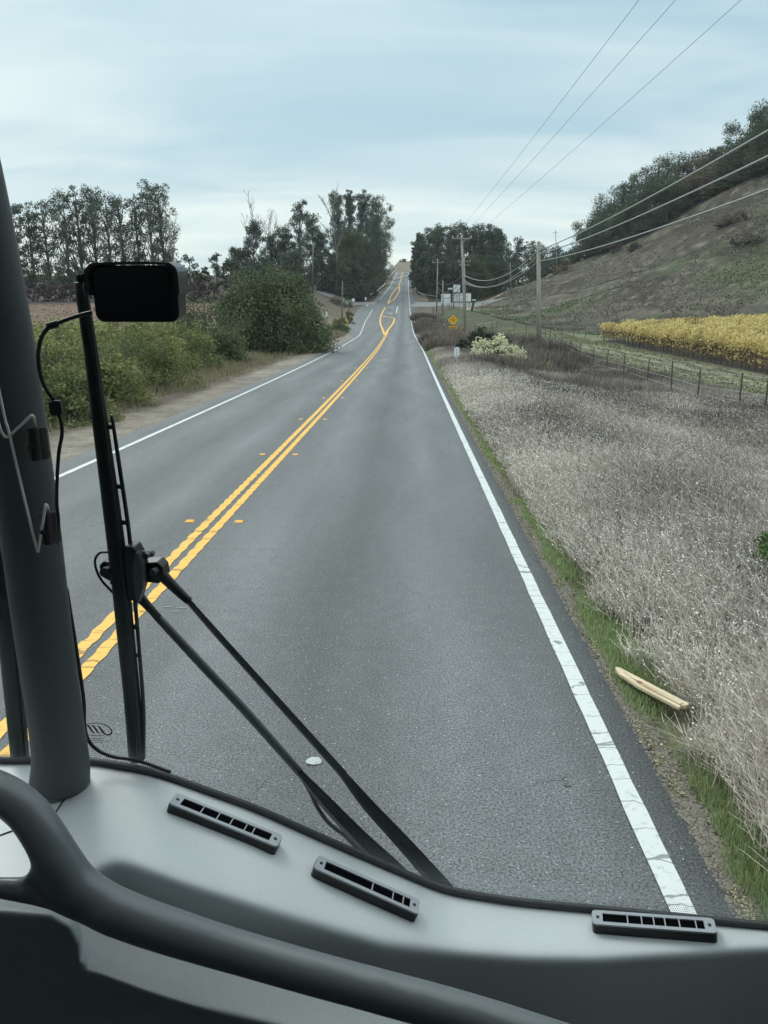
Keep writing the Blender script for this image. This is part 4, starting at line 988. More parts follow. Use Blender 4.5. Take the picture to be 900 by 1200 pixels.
# side branches + seed heads
k = (D < 34); q = np.where(k)[0]; rg.shuffle(q)
reps = 3; idx = np.repeat(q[:120000], reps); f = rg.uniform(.45, 1.0, len(idx))
bs = p0[idx] + (p2[idx] - p0[idx]) * f[:, None]; off = rg.normal(0, 1, (len(idx), 3)) * [.055, .055, .03]; off[:, 2] = np.abs(off[:, 2]) + .02
be = bs + off; w = (.0014 + .0005 * D[idx])[:, None]; sdv = np.array([[1., .3, 0]]) * w
V2 = np.stack([bs - sdv * .5, bs + sdv * .5, be + sdv * .3, be - sdv * .3], 1).reshape(-1, 3)
tag(link('weed_branches', npmesh('weed_branches', V2, np.arange(len(V2)).reshape(-1, 4), attrs={'v': np.repeat(np.clip(tone[idx] + .15, 0, 1), 4)}), DRY, None), 'fine side twigs of the dry weeds right of the road', 'dry weeds', None, 'stuff')
dn_ = ss(fbm(be[:, 0] / 1.6, be[:, 1] / 2.2, 19), .28, .52) * np.interp(l[idx], [1.6, 2.0, 5, 8], [.3, 1, .75, .35])
ks = rg.uniform(0, 1, len(idx)) < dn_ * 1.0
C = be[ks]; s = (.0095 + .00085 * C[:, 1]) * rg.uniform(.5, 1.35, ks.sum())
VS = leafcloud(C, s * 1.0, up=1.2, rg=rg, asp=.95)
tag(link('seed_heads', npmesh('seed_heads', VS, np.arange(len(VS)).reshape(-1, 4), attrs={'v': np.repeat(rg.uniform(0, 1, len(C)), 4)}), SEED, None), 'tiny pale seed heads sprinkled over the dry weeds', 'seed heads', None, 'stuff')
# green grass on the verge
GRN = mat('verge_grass', (.16, .215, .085), .7, spec=.2, var=('v', (.48, .56, .30)), trans=.4)
def gh(X, D, l, rg, n): return rg.uniform(.03, .10, n)
def gd(X, D, l): return ss(fbm(X / .7, D / 1.4, 31) + .14 * (1 - ss(D, 3.4, 5)), .38, .54) * np.interp(l + (fbm(X / .3, D / .5, 36) - .5) * .20, [1.47, 1.55, 1.70, 1.86], [0, 1, .7, 0])
V, F, p0, p2, H, D, X, l, n, rg = weeds(150000, 2.3, 70, 1.42, 2.2, gh, 51, dens=gd)
tag(link('verge_grass', npmesh('verge_grass', V, F, attrs={'v': np.repeat(rg.uniform(0, 1, n), 6)}), GRN, None), 'short bright green grass strip between the asphalt and the weeds', 'grass', None, 'stuff')
V, F, p0, p2, H, D, X, l, n, rg = weeds(120000, 2.2, 11, 1.42, 2.1, lambda X, D, l, rg, n: rg.uniform(.02, .075, n), 54, dens=gd)
tag(link('verge_grass', npmesh('verge_grass', V, F, attrs={'v': np.repeat(rg.uniform(0, 1, n), 6)}), GRN, None), 'finest green grass blades nearest the bus beside the asphalt', 'grass', None, 'stuff')
# loose gravel and dry crumbs along the broken asphalt edge
rg = np.random.default_rng(61); n = 30000; D = np.exp(rg.uniform(math.log(2.2), math.log(40), n)); l = rg.normal(1.475, .04, n); l = np.where(l < 1.40, 1.47, l); X = xr(D) + l
s = rg.uniform(.003, .011, n) * (1 + D * .03); C = np.stack([X, D, hgt(X, D)], -1)
e = np.stack([C + np.stack([s * np.cos(a_), s * np.sin(a_), 0 * s], -1) for a_ in (0.3, 2.0, 3.4, 5.1)] + [C + np.stack([0 * s, 0 * s, s * .8], -1)], 1)
i = np.arange(n)[:, None] * 5; F = np.concatenate([i + [0, 1, 4], i + [1, 2, 4], i + [2, 3, 4], i + [3, 0, 4]])
tag(link('gravel', npmesh('gravel', e.reshape(-1, 3), F, attrs={'v': np.repeat(rg.uniform(0, 1, n), 5)}), mat('gravel_grit', (.07, .062, .052), .9, var=('v', (.25, .22, .175))), None), 'loose gravel and grit along the broken right edge of the asphalt', 'gravel', None, 'stuff')
n = 7500; D = np.exp(rg.uniform(math.log(2.2), math.log(45), n)); l = rg.normal(1.458, .022, n); X = xr(D) + l; k = fbm(D / .22, D * 0, 9) > .5; X, D = X[k], D[k]
C = np.stack([X, D, zr(D) + .006 + rg.uniform(0, .012, len(D))], -1)
V = leafcloud(C, rg.uniform(.006, .018, len(C)) * (1 + .05 * D), up=1.0, rg=rg)
tag(link('dry_moss', npmesh('dry_moss', V, np.arange(len(V)).reshape(-1, 4), attrs={'v': np.repeat(rg.uniform(0, 1, len(C)), 4)}), mat('yellow_moss', (.22, .20, .12), .95, var=('v', (.46, .43, .27))), None), 'yellowish dry moss crumbs on the edge of the asphalt', 'moss', None, 'stuff')
# tussocks on the hillside, on the track margins and stubble on the ploughed field
rg = np.random.default_rng(62)
def tufts(name, X, D, s, c1, c2, label, cat, keep, v=None, up=.1):
    X, D, s = X[keep], D[keep], s[keep]; C = np.stack([X, D, hgt(X, D) + s * .25], -1)
    vv = rg.uniform(0, 1, len(C)) * .7 + .3 * fbm(X / 9, D / 12, 8) if v is None else v[keep]
    V = leafcloud(C, s, up=up, rg=rg, asp=.5)
    tag(link(name, npmesh(name, V, np.arange(len(V)).reshape(-1, 4), attrs={'v': np.repeat(np.clip(vv, 0, 1), 4)}), mat(name, c1, .95, var=('v', c2), spec=.05), None), label, cat, None, 'stuff')
n = 90000; D = rg.uniform(92, 275, n); X = D * rg.uniform(.08, .62, n); u = X / D; th_ = (D - np.interp(u, UT, DF)) / (np.interp(u, UT, DR) - np.interp(u, UT, DF))
tufts('hill_tussocks', X, D, rg.uniform(.12, .38, n), (.085, .072, .055), (.165, .142, .108), 'dry brown tussocks scattered over the right hillside', 'dry grass', (th_ > 0) & (th_ < 1.02) & (fbm(X / 6, D / 14, 44) > .42))
tufts('hill_grass', X, D, rg.uniform(.12, .34, n), (.075, .10, .045), (.13, .165, .08), 'patches of new green grass low on the right hillside', 'grass', (th_ > -.02) & (fbm(X / 14, D / 16, 81) > .47 + .35 * th_) & (rg.uniform(0, 1, n) < .6))
n = 26000; D = rg.uniform(34, 112, n); X = rg.uniform(13, 21.3, n) * (1 + 0 * D)
tufts('track_grass', X, D, rg.uniform(.06, .22, n), (.15, .155, .095), (.38, .37, .25), 'short pale grass beside the farm track', 'grass', (pdist(X, D, TRK) > 1.1) | (pdist(X, D, TRK) < .35))
n = 26000; D = rg.uniform(50, 134, n); X = -rg.uniform(18, 95, n)
tufts('field_stubble', X, D, rg.uniform(.10, .26, n), (.16, .095, .075), (.26, .165, .125), 'reddish stubble rows on the ploughed field at the left', 'stubble', (np.sin(X * 2.4) > -.2))
# left verge: straw grass in front of the hedge
def lh(X, D, l, rg, n): return rg.uniform(.15, .62, n) * np.interp(l, [7.8, 9.2], [.35, 1])
def ld(X, D, l): return np.interp(l + (fbm(X, D / 1.5, 66) - .5) * 1.3, [7.5, 8.4], [0.05, 1]) * (.25 + .75 * ss(fbm(X / 1.3, D / 1.6, 17), .35, .55))
V, F, p0, p2, H, D, X, l, n, rg = weeds(120000, 9, 110, 7.4, 17, lh, 52, side=-1, dens=ld, slope=.62)
tn = np.clip(.5 + .8 * (fbm(X / 2, D / 3, 18) - .5) + rg.uniform(-.3, .3, n), 0, 1)
tag(link('straw_grass', npmesh('straw_grass', V, F, attrs={'v': np.repeat(tn, 6)}), DEADG, None), 'straw-coloured grass and weeds along the left gravel verge', 'dry grass', None, 'stuff')
def lh2(X, D, l, rg, n): return rg.uniform(.1, .5, n)
V, F, p0, p2, H, D, X, l, n, rg = weeds(50000, 14, 70, 9, 24, lh2, 53, side=-1, dens=None, slope=.66)
tag(link('green_undergrowth', npmesh('green_undergrowth', V, F, attrs={'v': np.repeat(rg.uniform(0, .7, n), 6)}), HEDG, None), 'green undergrowth between the scrub bushes on the left', 'undergrowth', None, 'stuff')

# ================================================================== vineyard
VL = leafmat('vine_leaves_yellow', (.42, .31, .10), (.92, .80, .40), tr=.35)
VLG = leafmat('vine_leaves_dull', (.19, .15, .07), (.60, .48, .20), tr=.3)
CANE = wood('vine_wood', (.05, .038, .032), (.12, .085, .07), (8, 8, 4))
def vine_proto(seed):
    rg = np.random.default_rng(seed); r2 = random.Random(seed)
    o = empty('grape_vine', (0, 0, 0), 'yellow-leaved grape vine in the autumn vineyard right of the fence', 'grape vine', 'grape vines in the autumn vineyard')
    mb = MB(); mb.tube([(0, 0, -.2), (.03, .02, .4), (-.02, 0, .85)], [.05, .04, .035], 6)
    for k in range(11):
        y = r2.uniform(-.8, .8); mb.tube([(0, y * .3, .8), (r2.uniform(-.2, .2), y * .8, r2.uniform(.9, 1.1)), (r2.uniform(-.4, .4), y, r2.uniform(.4, 1.9))], [.02, .014, .008], 4)
    mb.tube([(0, .88, -.2), (0, .88, 1.75)], .028, 5)
    mb.build('trunk', CANE, o)
    n = 520; C = np.stack([rg.normal(0, .28, n), rg.uniform(-.95, .95, n), 1.15 + rg.beta(2, 1.5, n) * .85], -1)
    dro = rg.uniform(0, 1, n) < .10; C[dro, 2] = rg.uniform(.5, 1.2, dro.sum()); C[:, 2] += .12 * np.sin(C[:, 1] * 5 + seed)
    cloud_mesh('leaves', C, rg.uniform(.10, .19, n), rg.uniform(0, 1, n), VL if seed % 3 else VLG, o, rg=rg, asp=.9)
    n = 260; C = np.stack([rg.normal(0, .26, n), rg.uniform(-.95, .95, n), rg.uniform(.35, 1.35, n)], -1)
    cloud_mesh('shoots', C, rg.uniform(.06, .13, n), rg.uniform(0, 1, n), leafmat('brown_vine_leaves', (.10, .055, .04), (.27, .19, .10)), o, rg=rg, asp=.6)
    return o
protos = [vine_proto(s) for s in (1, 2, 3, 4, 5)]
first = [True] * 5; cnt = 0
for ri, Xv in enumerate(np.arange(22.2, 52, 2.5)):
    for D in np.arange(45, 90 + ri * .3, 1.85):
        if Xv > .57 * D or cnt > 290: continue
        k = rnd.choice((0, 0, 1, 1, 2, 3, 4))
        if first[k]: c_ = protos[k]; first[k] = False
        else: c_ = copy_thing(protos[k])
        x = Xv + rnd.uniform(-.12, .12); y = D + rnd.uniform(-.1, .1)
        c_.location = (x, y, hz(x, y)); c_.rotation_euler.z = rnd.uniform(-.1, .1) + (math.pi if rnd.random() < .5 else 0); s_ = rnd.uniform(.92, 1.12); c_.scale = (s_, s_, s_); cnt += 1
print('vines', cnt)

# ================================================================== air
hb = MB().box((80, 480, 60), (1500, 1260, 150)); haze = hb.build('haze', None, None)
hm_ = bpy.data.materials.new('pale_air'); hm_.use_nodes = True; hn = hm_.node_tree.nodes; hl = hm_.node_tree.links; hn.clear()
ho = hn.new('ShaderNodeOutputMaterial'); hv = hn.new('ShaderNodeVolumePrincipled'); hv.inputs['Color'].default_value = (.86, .93, 1.0, 1); hv.inputs['Density'].default_value = .00016
hl.new(hv.outputs[0], ho.inputs['Volume']); haze.data.materials.append(hm_)
tag(haze, 'pale air between the road and the far trees', 'haze', None, 'stuff')
# ================================================================== the bus cab
CT, ST = math.cos(PITCH), math.sin(PITCH)
def ratio(py):
    """drop below the camera per metre forward for image row py"""
    y = (np.asarray(py, float) - 600) / FPX
    return (ST + y * CT) / (CT - y * ST)
bus = empty('tour_bus', (-.5, .6, 0), 'interior front of a coach: pale grey dash, dark grab rail, centre pillar and windscreen wipers', 'bus')
EXx = [-500, 0, 105, 180, 300, 400, 520, 600, 750, 900, 1200]
EYy = [865, 890, 890, 903, 946, 991, 1042, 1055, 1069, 1084, 1108]
DEd = [1.16, 1.14, 1.12, 1.10, 1.08, 1.06, 1.04, 1.025, .99, .95, .84]
def sm(xs, ys, sig): return smooth_table(xs, ys, -500, 1200, sig, 1701)
_e = sm(EXx, EYy, 16); _d = sm(EXx, DEd, 40)
def Ey(x): return np.interp(x, *_e)
def De(x): return np.interp(x, *_d)
def Ze(x): return -ratio(Ey(x)) * De(x)
_s = sm([-500, 40, 92, 112, 140, 225, 320, 450, 550, 620, 700, 900, 1200], [1046, 1046, 1032, 1012, 1006, 1036, 1066, 1104, 1116, 1121, 1122, 1109, 1112], 9)
def Sy(x): return np.interp(x, *_s)
DASH = mat('dash_plastic', (.575, .61, .615), .42, noise=(260, .07), bump=(900, .10, .0006), spec=.5)
DARKP = mat('dark_dash_plastic', (.105, .110, .112), .48, bump=(700, .15, .0006), spec=.45)
PANEL = mat('lower_panel_plastic', (.25, .275, .28), .5, noise=(300, .10), bump=(700, .15, .0006), spec=.45)
BLKP = mat('black_plastic', (.018, .019, .020), .42, spec=.5)
RUBB = mat('black_rubber', (.016, .017, .019), .55, spec=.5, bump=(120, .12, .001))
PILL = mat('pillar_trim', (.115, .13, .135), .62, noise=(240, .10), bump=(500, .15, .0006), spec=.35)
FRAME = mat('vent_frame', (.36, .385, .41), .38, spec=.5)
xs = np.concatenate([np.arange(-420, 1180, 5)]); K = 72
def dash_D(x, ry):
    """ry = rows of the column; band nearly level, rolled lip, steep recess face"""
    ze = Ze(x); S = Sy(x); E = Ey(x)
    Db = -(ze - .004) / ratio(ry)                   # level band
    Ds = -(ze - .004) / ratio(S)
    face = Ds + .004 + .00026 * (ry - S)            # nearly vertical recess face
    w = 1 / (1 + np.exp(-(ry - S - 9) / 10.0))
    return Db * (1 - w) + face * w
rows = []
for k in range(K):
    t = k / (K - 1)
    ry = np.where(True, Ey(xs) + (Sy(xs) + 190 - Ey(xs)) * t, 0)
    rows.append(np.stack([xs, ry, dash_D(xs, ry)], -1))
rows = np.stack(rows, 0)
def pix2w(A):
    A = np.asarray(A, float); sh = A.shape[:-1]; a = A.reshape(-1, 3)
    Rm = np.array(CAMROT)
    d = np.stack([(a[:, 0] - 450) / FPX, -(a[:, 1] - 600) / FPX, -np.ones(len(a))], -1) @ Rm.T
    return (np.array(CAMLOC) + d * (a[:, 2] / d[:, 1])[:, None]).reshape(*sh, 3)
W = pix2w(rows)
# bring the far lip down behind the glass so that the dash has a thickness
back = W[0].copy(); back[:, 1] += .012; back[:, 2] -= .05
# and the foot of the recess forward, then down to the floor line
foot = W[-1].copy(); foot[:, 2] -= .35; foot[:, 1] += .02
Wd = np.concatenate([back[None], W, foot[None]], 0)
dash_me = npmesh('dashboard', Wd.reshape(-1, 3), grid_faces(Wd.shape[0], Wd.shape[1])[:, ::-1])
bvh = BVHTree.FromPolygons([tuple(v) for v in Wd.reshape(-1, 3)], grid_faces(Wd.shape[0], Wd.shape[1]).tolist())
dash = link('dashboard', dash_me, DASH, bus, smooth=True)
def dhit(px, py):
    h = bvh.ray_cast(CAMLOC, ray(px, py).normalized()); n = h[1]
    if n.z < 0: n = -n
    return h[0], n
# windscreen seal
seal = [P(x, Ey(x) + 1, De(x) - .003) for x in range(-420, 1180, 12)]
MB().tube(seal, .0062, 8).build('windscreen_seal', mat('grey_rubber', (.075, .08, .082), .6), bus, smooth=True)
# seam in the dash left of the pillar foot
sm_ = [dhit(x, y)[0] + Vector((0, 0, .0004)) for x, y in ((104, 896), (98, 906), (88, 920), (75, 938), (64, 954))]
MB().tube(sm_, .0014, 5).build('dash_seam', mat('seam_dark_joint', (.05, .055, .055), .8), dash)  # thin dark strip laid along the joint
sm_ = [dhit(x, y)[0] + Vector((0, 0, .0004)) for x, y in ((36, 965), (20, 972), (-2, 980))]
MB().tube(sm_, .0014, 5).build('dash_seam', MATS['seam_dark_joint'], dash)

# vents
def vent(pl_, pr_, wd, fins, label, th=.013):
    (a, n1), (b, n2) = dhit(*pl_), dhit(*pr_); n = ((n1 + n2) / 2).normalized()
    ex = (b - a).normalized(); ey = n.cross(ex).normalized(); ez = ex.cross(ey); Lh = (b - a).length; c = (a + b) / 2 + ez * (th * .35)
    Rm = Matrix((ex, ey, ez)).transposed()
    def outline(L, w, r, k=6):
        o = []
        for (sx, sy, a0) in ((1, 1, 0), (-1, 1, 90), (-1, -1, 180), (1, -1, 270)):
            for i in range(k + 1):
                an = R(a0 + 90 * i / k); o.append((sx * (L / 2 - r) + r * math.cos(an), sy * (w / 2 - r) + r * math.sin(an)))
        return o
    base = MB().prism(outline(Lh, wd, .006), c - ez * th * .6, ex, ey, ez, th * 1.25).build('air_vent', BLKP, bus, bevel=.0006); base['label'] = label
    # frame ring
    o1 = outline(Lh * .995, wd * .97, .0058); sl = Lh * .82; sw = wd * .56; 
    o2 = []
    N_ = len(o1); q = N_ // 4
    cs = ((sl/2, sw/2), (-sl/2, sw/2), (-sl/2, -sw/2), (sl/2, -sw/2))
    for i in range(4):
        for j in range(q): o2.append(cs[i])
    mb = MB(); z0, z1 = th * .65, th * .65 + .0028
    for (o_, z) in ((o1, z0), (o1, z1), (o2, z1), (o2, z0 - .001)):
        for (x, y) in o_: mb.v.append(c + ex * x + ey * y + ez * z)
    for lev in range(3):
        for i in range(N_):
            j = (i + 1) % N_; f = [lev*N_ + i, lev*N_ + j, (lev+1)*N_ + j, (lev+1)*N_ + i]
            mb.f.append(f)
    me = bpy.data.meshes.new('vent_frame'); me.from_pydata([tuple(v) for v in mb.v], [], mb.f); me.validate(); me.update()
    link('vent_frame', me, FRAME, base)
    fm = MB()
    for f in fins: fm.box(c + ex * (f * sl) + ez * (th * .65 + .0014), (.0016, sw * 1.0, .0024), Rm)
    fm.build('vent_fins', FRAME, base)
    shade_mb = MB(); shade_mb.box(c + ez * (th * .65 + .0004), (sl * 1.02, sw * 1.04, .0006), Rm); shade_mb.build('vent_shade_plate', mat('vent_painted_shade', (.004, .004, .005), .9, spec=.0), base)  # flat black plate stands in for the shade inside the slot
    for s in (-1, 1):
        q_ = c + ex * (s * (Lh / 2 - .0085)) + ez * z1
        MB().tube([q_, q_ + ez * .0012], .0024, 10).build('screw', mat('screw_dark', (.03, .03, .03), .4, metal=.6), base)
vent((199, 945), (325, 996), .033, (-.27, -.09, .06, .22, .31), 'left air vent with five thin dividers')
vent((366, 1019), (487, 1073), .033, (.06, .30, .42), 'middle air vent with three dividers at its right')
vent((694, 1085), (839, 1096), .031, (-.25, -.11, .01, .12, .26, .42), 'right air vent with six thin dividers')

# grab rail: one moulding with two branches at the left
def rail_p(x, y, D): return P(x, y, D)
main = [(-0, 1040, .745), (60, 1047, .742), (118, 1062, .735), (175, 1083, .725), (250, 1107, .706), (350, 1136, .675), (450, 1163, .644), (540, 1188, .615), (620, 1213, .59), (760, 1262, .55), (900, 1320, .51)]
up_b = [(-60, 912, .80), (-8, 925, .79), (28, 948, .775), (52, 980, .76), (70, 1012, .75), (96, 1044, .742), (150, 1072, .73)]
low_b = [(-200, 1034, .755), (-60, 1038, .75), (10, 1041, .745), (60, 1047, .742)]
mbr = MB()
def rr(path, rads):
    q = curve_pts([rail_p(*p) for p in path], 10); r = np.interp(np.linspace(0, 1, len(q)), np.linspace(0, 1, len(rads)), rads); mbr.tube(q, r, 24)
rr(main, [.012, .017, .026, .0245, .022, .021, .0205, .020, .020, .020])
rr(up_b, [.023, .023, .0235, .024, .026, .026, .022])
rr(low_b, [.012, .012, .012, .013])
q = curve_pts([rail_p(*p) for p in ((48, 1010, .752), (70, 1036, .745), (100, 1052, .74))], 6); mbr.tube(q, .026, 16)
grab = mbr.build('grab_rail', mat('grab_rail_plastic', (.14, .16, .165), .33, bump=(600, .12, .0005), spec=.5), bus, smooth=True)
rm = grab.modifiers.new('fuse', 'REMESH'); rm.mode = 'VOXEL'; rm.voxel_size = .0035; rm.use_smooth_shade = True
sm2 = grab.modifiers.new('soft', 'SMOOTH'); sm2.factor = .6; sm2.iterations = 14

# lower panel below the rail
px_ = np.arange(-400, 1180, 4.0); NRW = 96
Rc = np.interp(px_, [-400, 0, 60, 118, 175, 250, 350, 450, 540, 620, 760, 1180], [1030, 1040, 1047, 1062, 1083, 1107, 1136, 1163, 1188, 1213, 1262, 1430])
Dc = np.interp(px_, [-400, 0, 118, 250, 450, 620, 760, 1180], [.80, .79, .78, .752, .69, .635, .59, .47])
PX, TT = np.meshgrid(px_, np.linspace(0, 1, NRW)); RY = Rc[None] - 2 + TT * 300
D0 = Dc[None] + .012 - .060 * TT
# recess floor: facing up towards the windscreen light
edge_y = np.interp(PX, [-400, 0, 60, 84, 93, 97, 104, 125, 200, 320, 480, 760], [1058, 1058, 1063, 1078, 1098, 1140, 1158, 1168, 1181, 1200, 1226, 1270])
inside = 1 / (1 + np.exp(-(RY - edge_y) / 3.2)) * 1.0
lx = np.interp(PX, [88, 98], [1, 0])
D1 = D0 + .018 - .00085 * np.clip(RY - Rc[None] - 10, 0, 70) 
Dp = D1 * (1 - inside) + (D0 - .036) * inside
Wp = pix2w(np.stack([PX, RY, Dp], -1))
top = Wp[0].copy(); top[:, 1] += .05; top[:, 2] -= .085
bot = Wp[-1].copy(); bot[:, 2] -= .4
Wp = np.concatenate([top[None], Wp, bot[None]], 0)
link('lower_panel', npmesh('lower_panel', Wp.reshape(-1, 3), grid_faces(*Wp.shape[:2])[:, ::-1]), PANEL, bus, smooth=True)

# centre pillar
pc = [(70, 918, 1.055, 34), (71, 900, 1.055, 33), (70, 880, 1.052, 31.5), (66, 850, 1.05, 31), (59, 800, 1.045, 31.5), (49, 730, 1.035, 32.5), (35, 620, 1.02, 34), (17, 500, 1.0, 36), (0, 400, .985, 38), (-21, 300, .965, 41), (-44, 200, .945, 44), (-90, 20, .915, 48), (-170, -260, .88, 52)]
pts = [P(a, b, c) for a, b, c, d in pc]; rad = [d / 900 * zc(p) for p, (a, b, c, d) in zip(pts, pc)]
mbp = MB(); qp = curve_pts(pts, 6); qr = np.interp(np.linspace(0, 1, len(qp)), np.linspace(0, 1, len(rad)), rad)
mbp.tube(qp, qr, 32, flat=(1, .9), ref=(0, 1, .05))
mbp.build('centre_pillar', PILL, bus, smooth=True)

# windscreen glass: two panes with thickness, raked back
RK = .20
def gD(x, y, off=0.0):
    return (De(x) + RK * Ze(x)) / (1 - RK * ratio(y)) + off
def glassmat():
    m = bpy.data.materials.new('tinted_glass'); m.use_nodes = True; n, l = m.node_tree.nodes, m.node_tree.links; n.clear()
    o = n.new('ShaderNodeOutputMaterial'); t = n.new('ShaderNodeBsdfTransparent'); t.inputs[0].default_value = (.945, .975, .967, 1)
    g = n.new('ShaderNodeBsdfGlossy'); g.inputs['Roughness'].default_value = .02; g.inputs[0].default_value = (.8, .9, .9, 1)
    fc = n.new('ShaderNodeLayerWeight'); fc.inputs[0].default_value = .5
    pw = n.new('ShaderNodeMath'); pw.operation = 'POWER'; pw.inputs[1].default_value = 5.0; l.new(fc.outputs['Facing'], pw.inputs[0])
    lw_ = n.new('ShaderNodeMath'); lw_.operation = 'MULTIPLY_ADD'; lw_.inputs[1].default_value = .12; lw_.inputs[2].default_value = .006; l.new(pw.outputs[0], lw_.inputs[0]); mx = n.new('ShaderNodeMixShader')
    l.new(lw_.outputs[0], mx.inputs[0]); l.new(t.outputs[0], mx.inputs[1]); l.new(g.outputs[0], mx.inputs[2]); l.new(mx.outputs[0], o.inputs[0]); return m
GLASS = glassmat()
def joinx(y):
    return np.interp(y, [-1400, -260, 20, 200, 300, 400, 500, 620, 730, 800, 850, 900], [-620, -170, -90, -44, -21, 0, 17, 35, 49, 59, 66, 71])
def pane(x0, x1, lab):
    gx = np.linspace(0, 1, 60); gt = np.linspace(0, 1, 48); GS_, GT_ = np.meshgrid(gx, gt)
    yy = 900 + GT_ * (-1300 - 900); jn = joinx(yy)
    GX_ = (jn + x0) * (1 - GS_) + (x1 + .6 * (900 - yy)) * GS_ if x0 is not None else x1 * (1 - GS_) + (jn - 3) * GS_
    gy = Ey(GX_) + 3 + GT_ * (-1300 - Ey(GX_)); Wi = pix2w(np.stack([GX_, gy, gD(GX_, gy)], -1)); Wo = Wi + np.array([0, .005, .001])
    nr, nc = gx.size, gt.size
    F1 = grid_faces(gt.size, gx.size); nV = gx.size * gt.size
    rim = []; idx = lambda r, c: r * gx.size + c
    ring = [idx(0, c) for c in range(gx.size)] + [idx(r, gx.size - 1) for r in range(1, gt.size)] + [idx(gt.size - 1, c) for c in range(gx.size - 2, -1, -1)] + [idx(r, 0) for r in range(gt.size - 2, 0, -1)]
    for a, b in zip(ring, ring[1:] + ring[:1]): rim.append((a, b, b + nV, a + nV))
    F = np.concatenate([F1, F1[:, ::-1] + nV, np.array(rim)]); V = np.concatenate([Wi.reshape(-1, 3), Wo.reshape(-1, 3)])
    g = link('windscreen', npmesh('windscreen', V, F), GLASS, bus, smooth=False); g['label'] = lab; return g
gr_ = pane(3, 1180, 'right windscreen pane in front of the passenger seat'); pane(None, -420, 'left windscreen pane in front of the driver')
# gasket cable along the right edge of the pillar
gk = [P(x, y, gD(x, y, -.012)) for x, y in ((78, 690), (90, 765), (98, 820), (99, 850), (104, 868), (116, 880), (134, 887), (160, 891), (200, 905))]
MB().tube(curve_pts(gk, 6), .0030, 7).build('glass_gasket', BLKP, bus, smooth=True)
# printed maker's mark on the glass: a loop round three slanting strokes over rows of tiny print
INK = mat('glass_print', (.012, .014, .014), .6)
def ink_line(pix, w, name='print_stroke', par=None, n=6, closed=False):
    ps = curve_pts([Vector((a, b, 0)) for a, b in pix], n) if len(pix) > 2 else [Vector((a, b, 0)) for a, b in pix]
    V = []
    ws = w if hasattr(w, '__len__') else [w] * len(ps)
    ws = np.interp(np.linspace(0, 1, len(ps)), np.linspace(0, 1, len(ws)), ws)
    for i, p in enumerate(ps):
        t = (ps[min(i+1, len(ps)-1)] - ps[max(i-1, 0)]).normalized(); s = Vector((-t.y, t.x, 0)) * ws[i] / 2
        for q in (p - s, p + s): V.append(P(q.x, q.y, float(gD(q.x, q.y, -.0015))))
    return link(name, npmesh(name, np.array([tuple(v) for v in V]), grid_faces(len(ps), 2)), INK, par)
lg = ink_line([(101, 848.6), (112, 847.3), (122, 849), (129.5, 854), (131, 858.5), (128, 861), (123.5, 860.6), (120, 857), (116.5, 852), (114, 850.3)], [.6, .8, 1.0, 1.3, 1.6, 1.6, 1.4, 2.2, 1.6, .8], 'glass_logo', bus)
ink_line([(100.5, 849.5), (103.5, 850.6), (106, 854), (108.5, 857.5), (111, 859.6)], [.8, 1.7, 2.2, 1.6, .7], 'logo_stroke', lg)
ink_line([(107, 850), (110, 851.5), (112.5, 855), (114.5, 858), (117, 859.6)], [.8, 1.8, 2.2, 1.6, .7], 'logo_stroke', lg)
ink_line([(101.5, 860.5), (108, 861.8), (116, 862.3), (122, 861.6)], [.5, .7, .7, .4], 'logo_stroke', lg)
tx = MB(); r_ = random.Random(4)
def inkrect(x0, x1, y0, y1):
    k = len(tx.v)
    for (a, b) in ((x0, y0), (x1, y0), (x1, y1), (x0, y1)): tx.v.append(P(a, b, float(gD(a, b, -.0015))))
    tx.f.append([k, k+1, k+2, k+3])
for yy, x0, x1 in ((865.3, 106, 121), (867.6, 107, 121), (870.2, 107, 121)):
    x = x0
    while x < x1: w_ = r_.uniform(.5, 1.1); inkrect(x, x + w_, yy - .45, yy + .45); x += w_ + .35
for x in (124, 126.5, 127.8, 113.5, 118.5, 121, 125.5): inkrect(x, x + .8, (868 if x > 123 and x != 125.5 else 873.6), (869 if x > 123 and x != 125.5 else 874.6))
tx.build('glass_small_print', INK, bus)
# dotted black print along the lower edge of the glass
dv_ = []; df_ = []
for r in range(7):
    for x in np.arange(-60 + (r % 2) * 1.3, 1000, 2.6):
        y = Ey(x) - 1.5 - r * 2.3; s = .78 - r * .07
        c0 = len(dv_)
        for (a, b) in ((-s, 0), (0, -s), (s, 0), (0, s)): dv_.append(tuple(P(x + a, y + b, float(gD(x, y, -.001)))))
        df_.append((c0, c0+1, c0+2, c0+3))
dots = link('frit_dots', npmesh('frit_dots', np.array(dv_), np.array(df_)), INK, gr_); dots['kind'] = 'stuff'

# wipers
def gp(x, y, off): return P(x, y, float(gD(x, y, off)))
def bar(mb, pix, off, w, depth=.012, n=8):
    pts = curve_pts([gp(x, y, off) for x, y in pix], 5) if len(pix) > 2 else [gp(x, y, off) for x, y in pix]
    ws = w if hasattr(w, '__len__') else [w] * 2
    ww = np.interp(np.linspace(0, 1, len(pts)), np.linspace(0, 1, len(ws)), ws)
    r_ = [a / 2 / 900 * zc(p) for a, p in zip(ww, pts)]
    return mb.tube(pts, r_, n, flat=(1, depth), ref=(0, 1, .2))
WIPM = mat('wiper_metal', (.022, .025, .027), .40, spec=.5, bump=(200, .08, .0006))
wp = bar(MB(), [(94, 331), (107, 415), (118, 500), (130, 590), (140, 670), (148, 750), (155, 820), (160, 889)], .030, [15, 17, 19, 21, 22, 21, 20, 19], .9, 10).build('wiper', RUBB, bus, smooth=True)
wp['label'] = 'right wiper with twin arms'
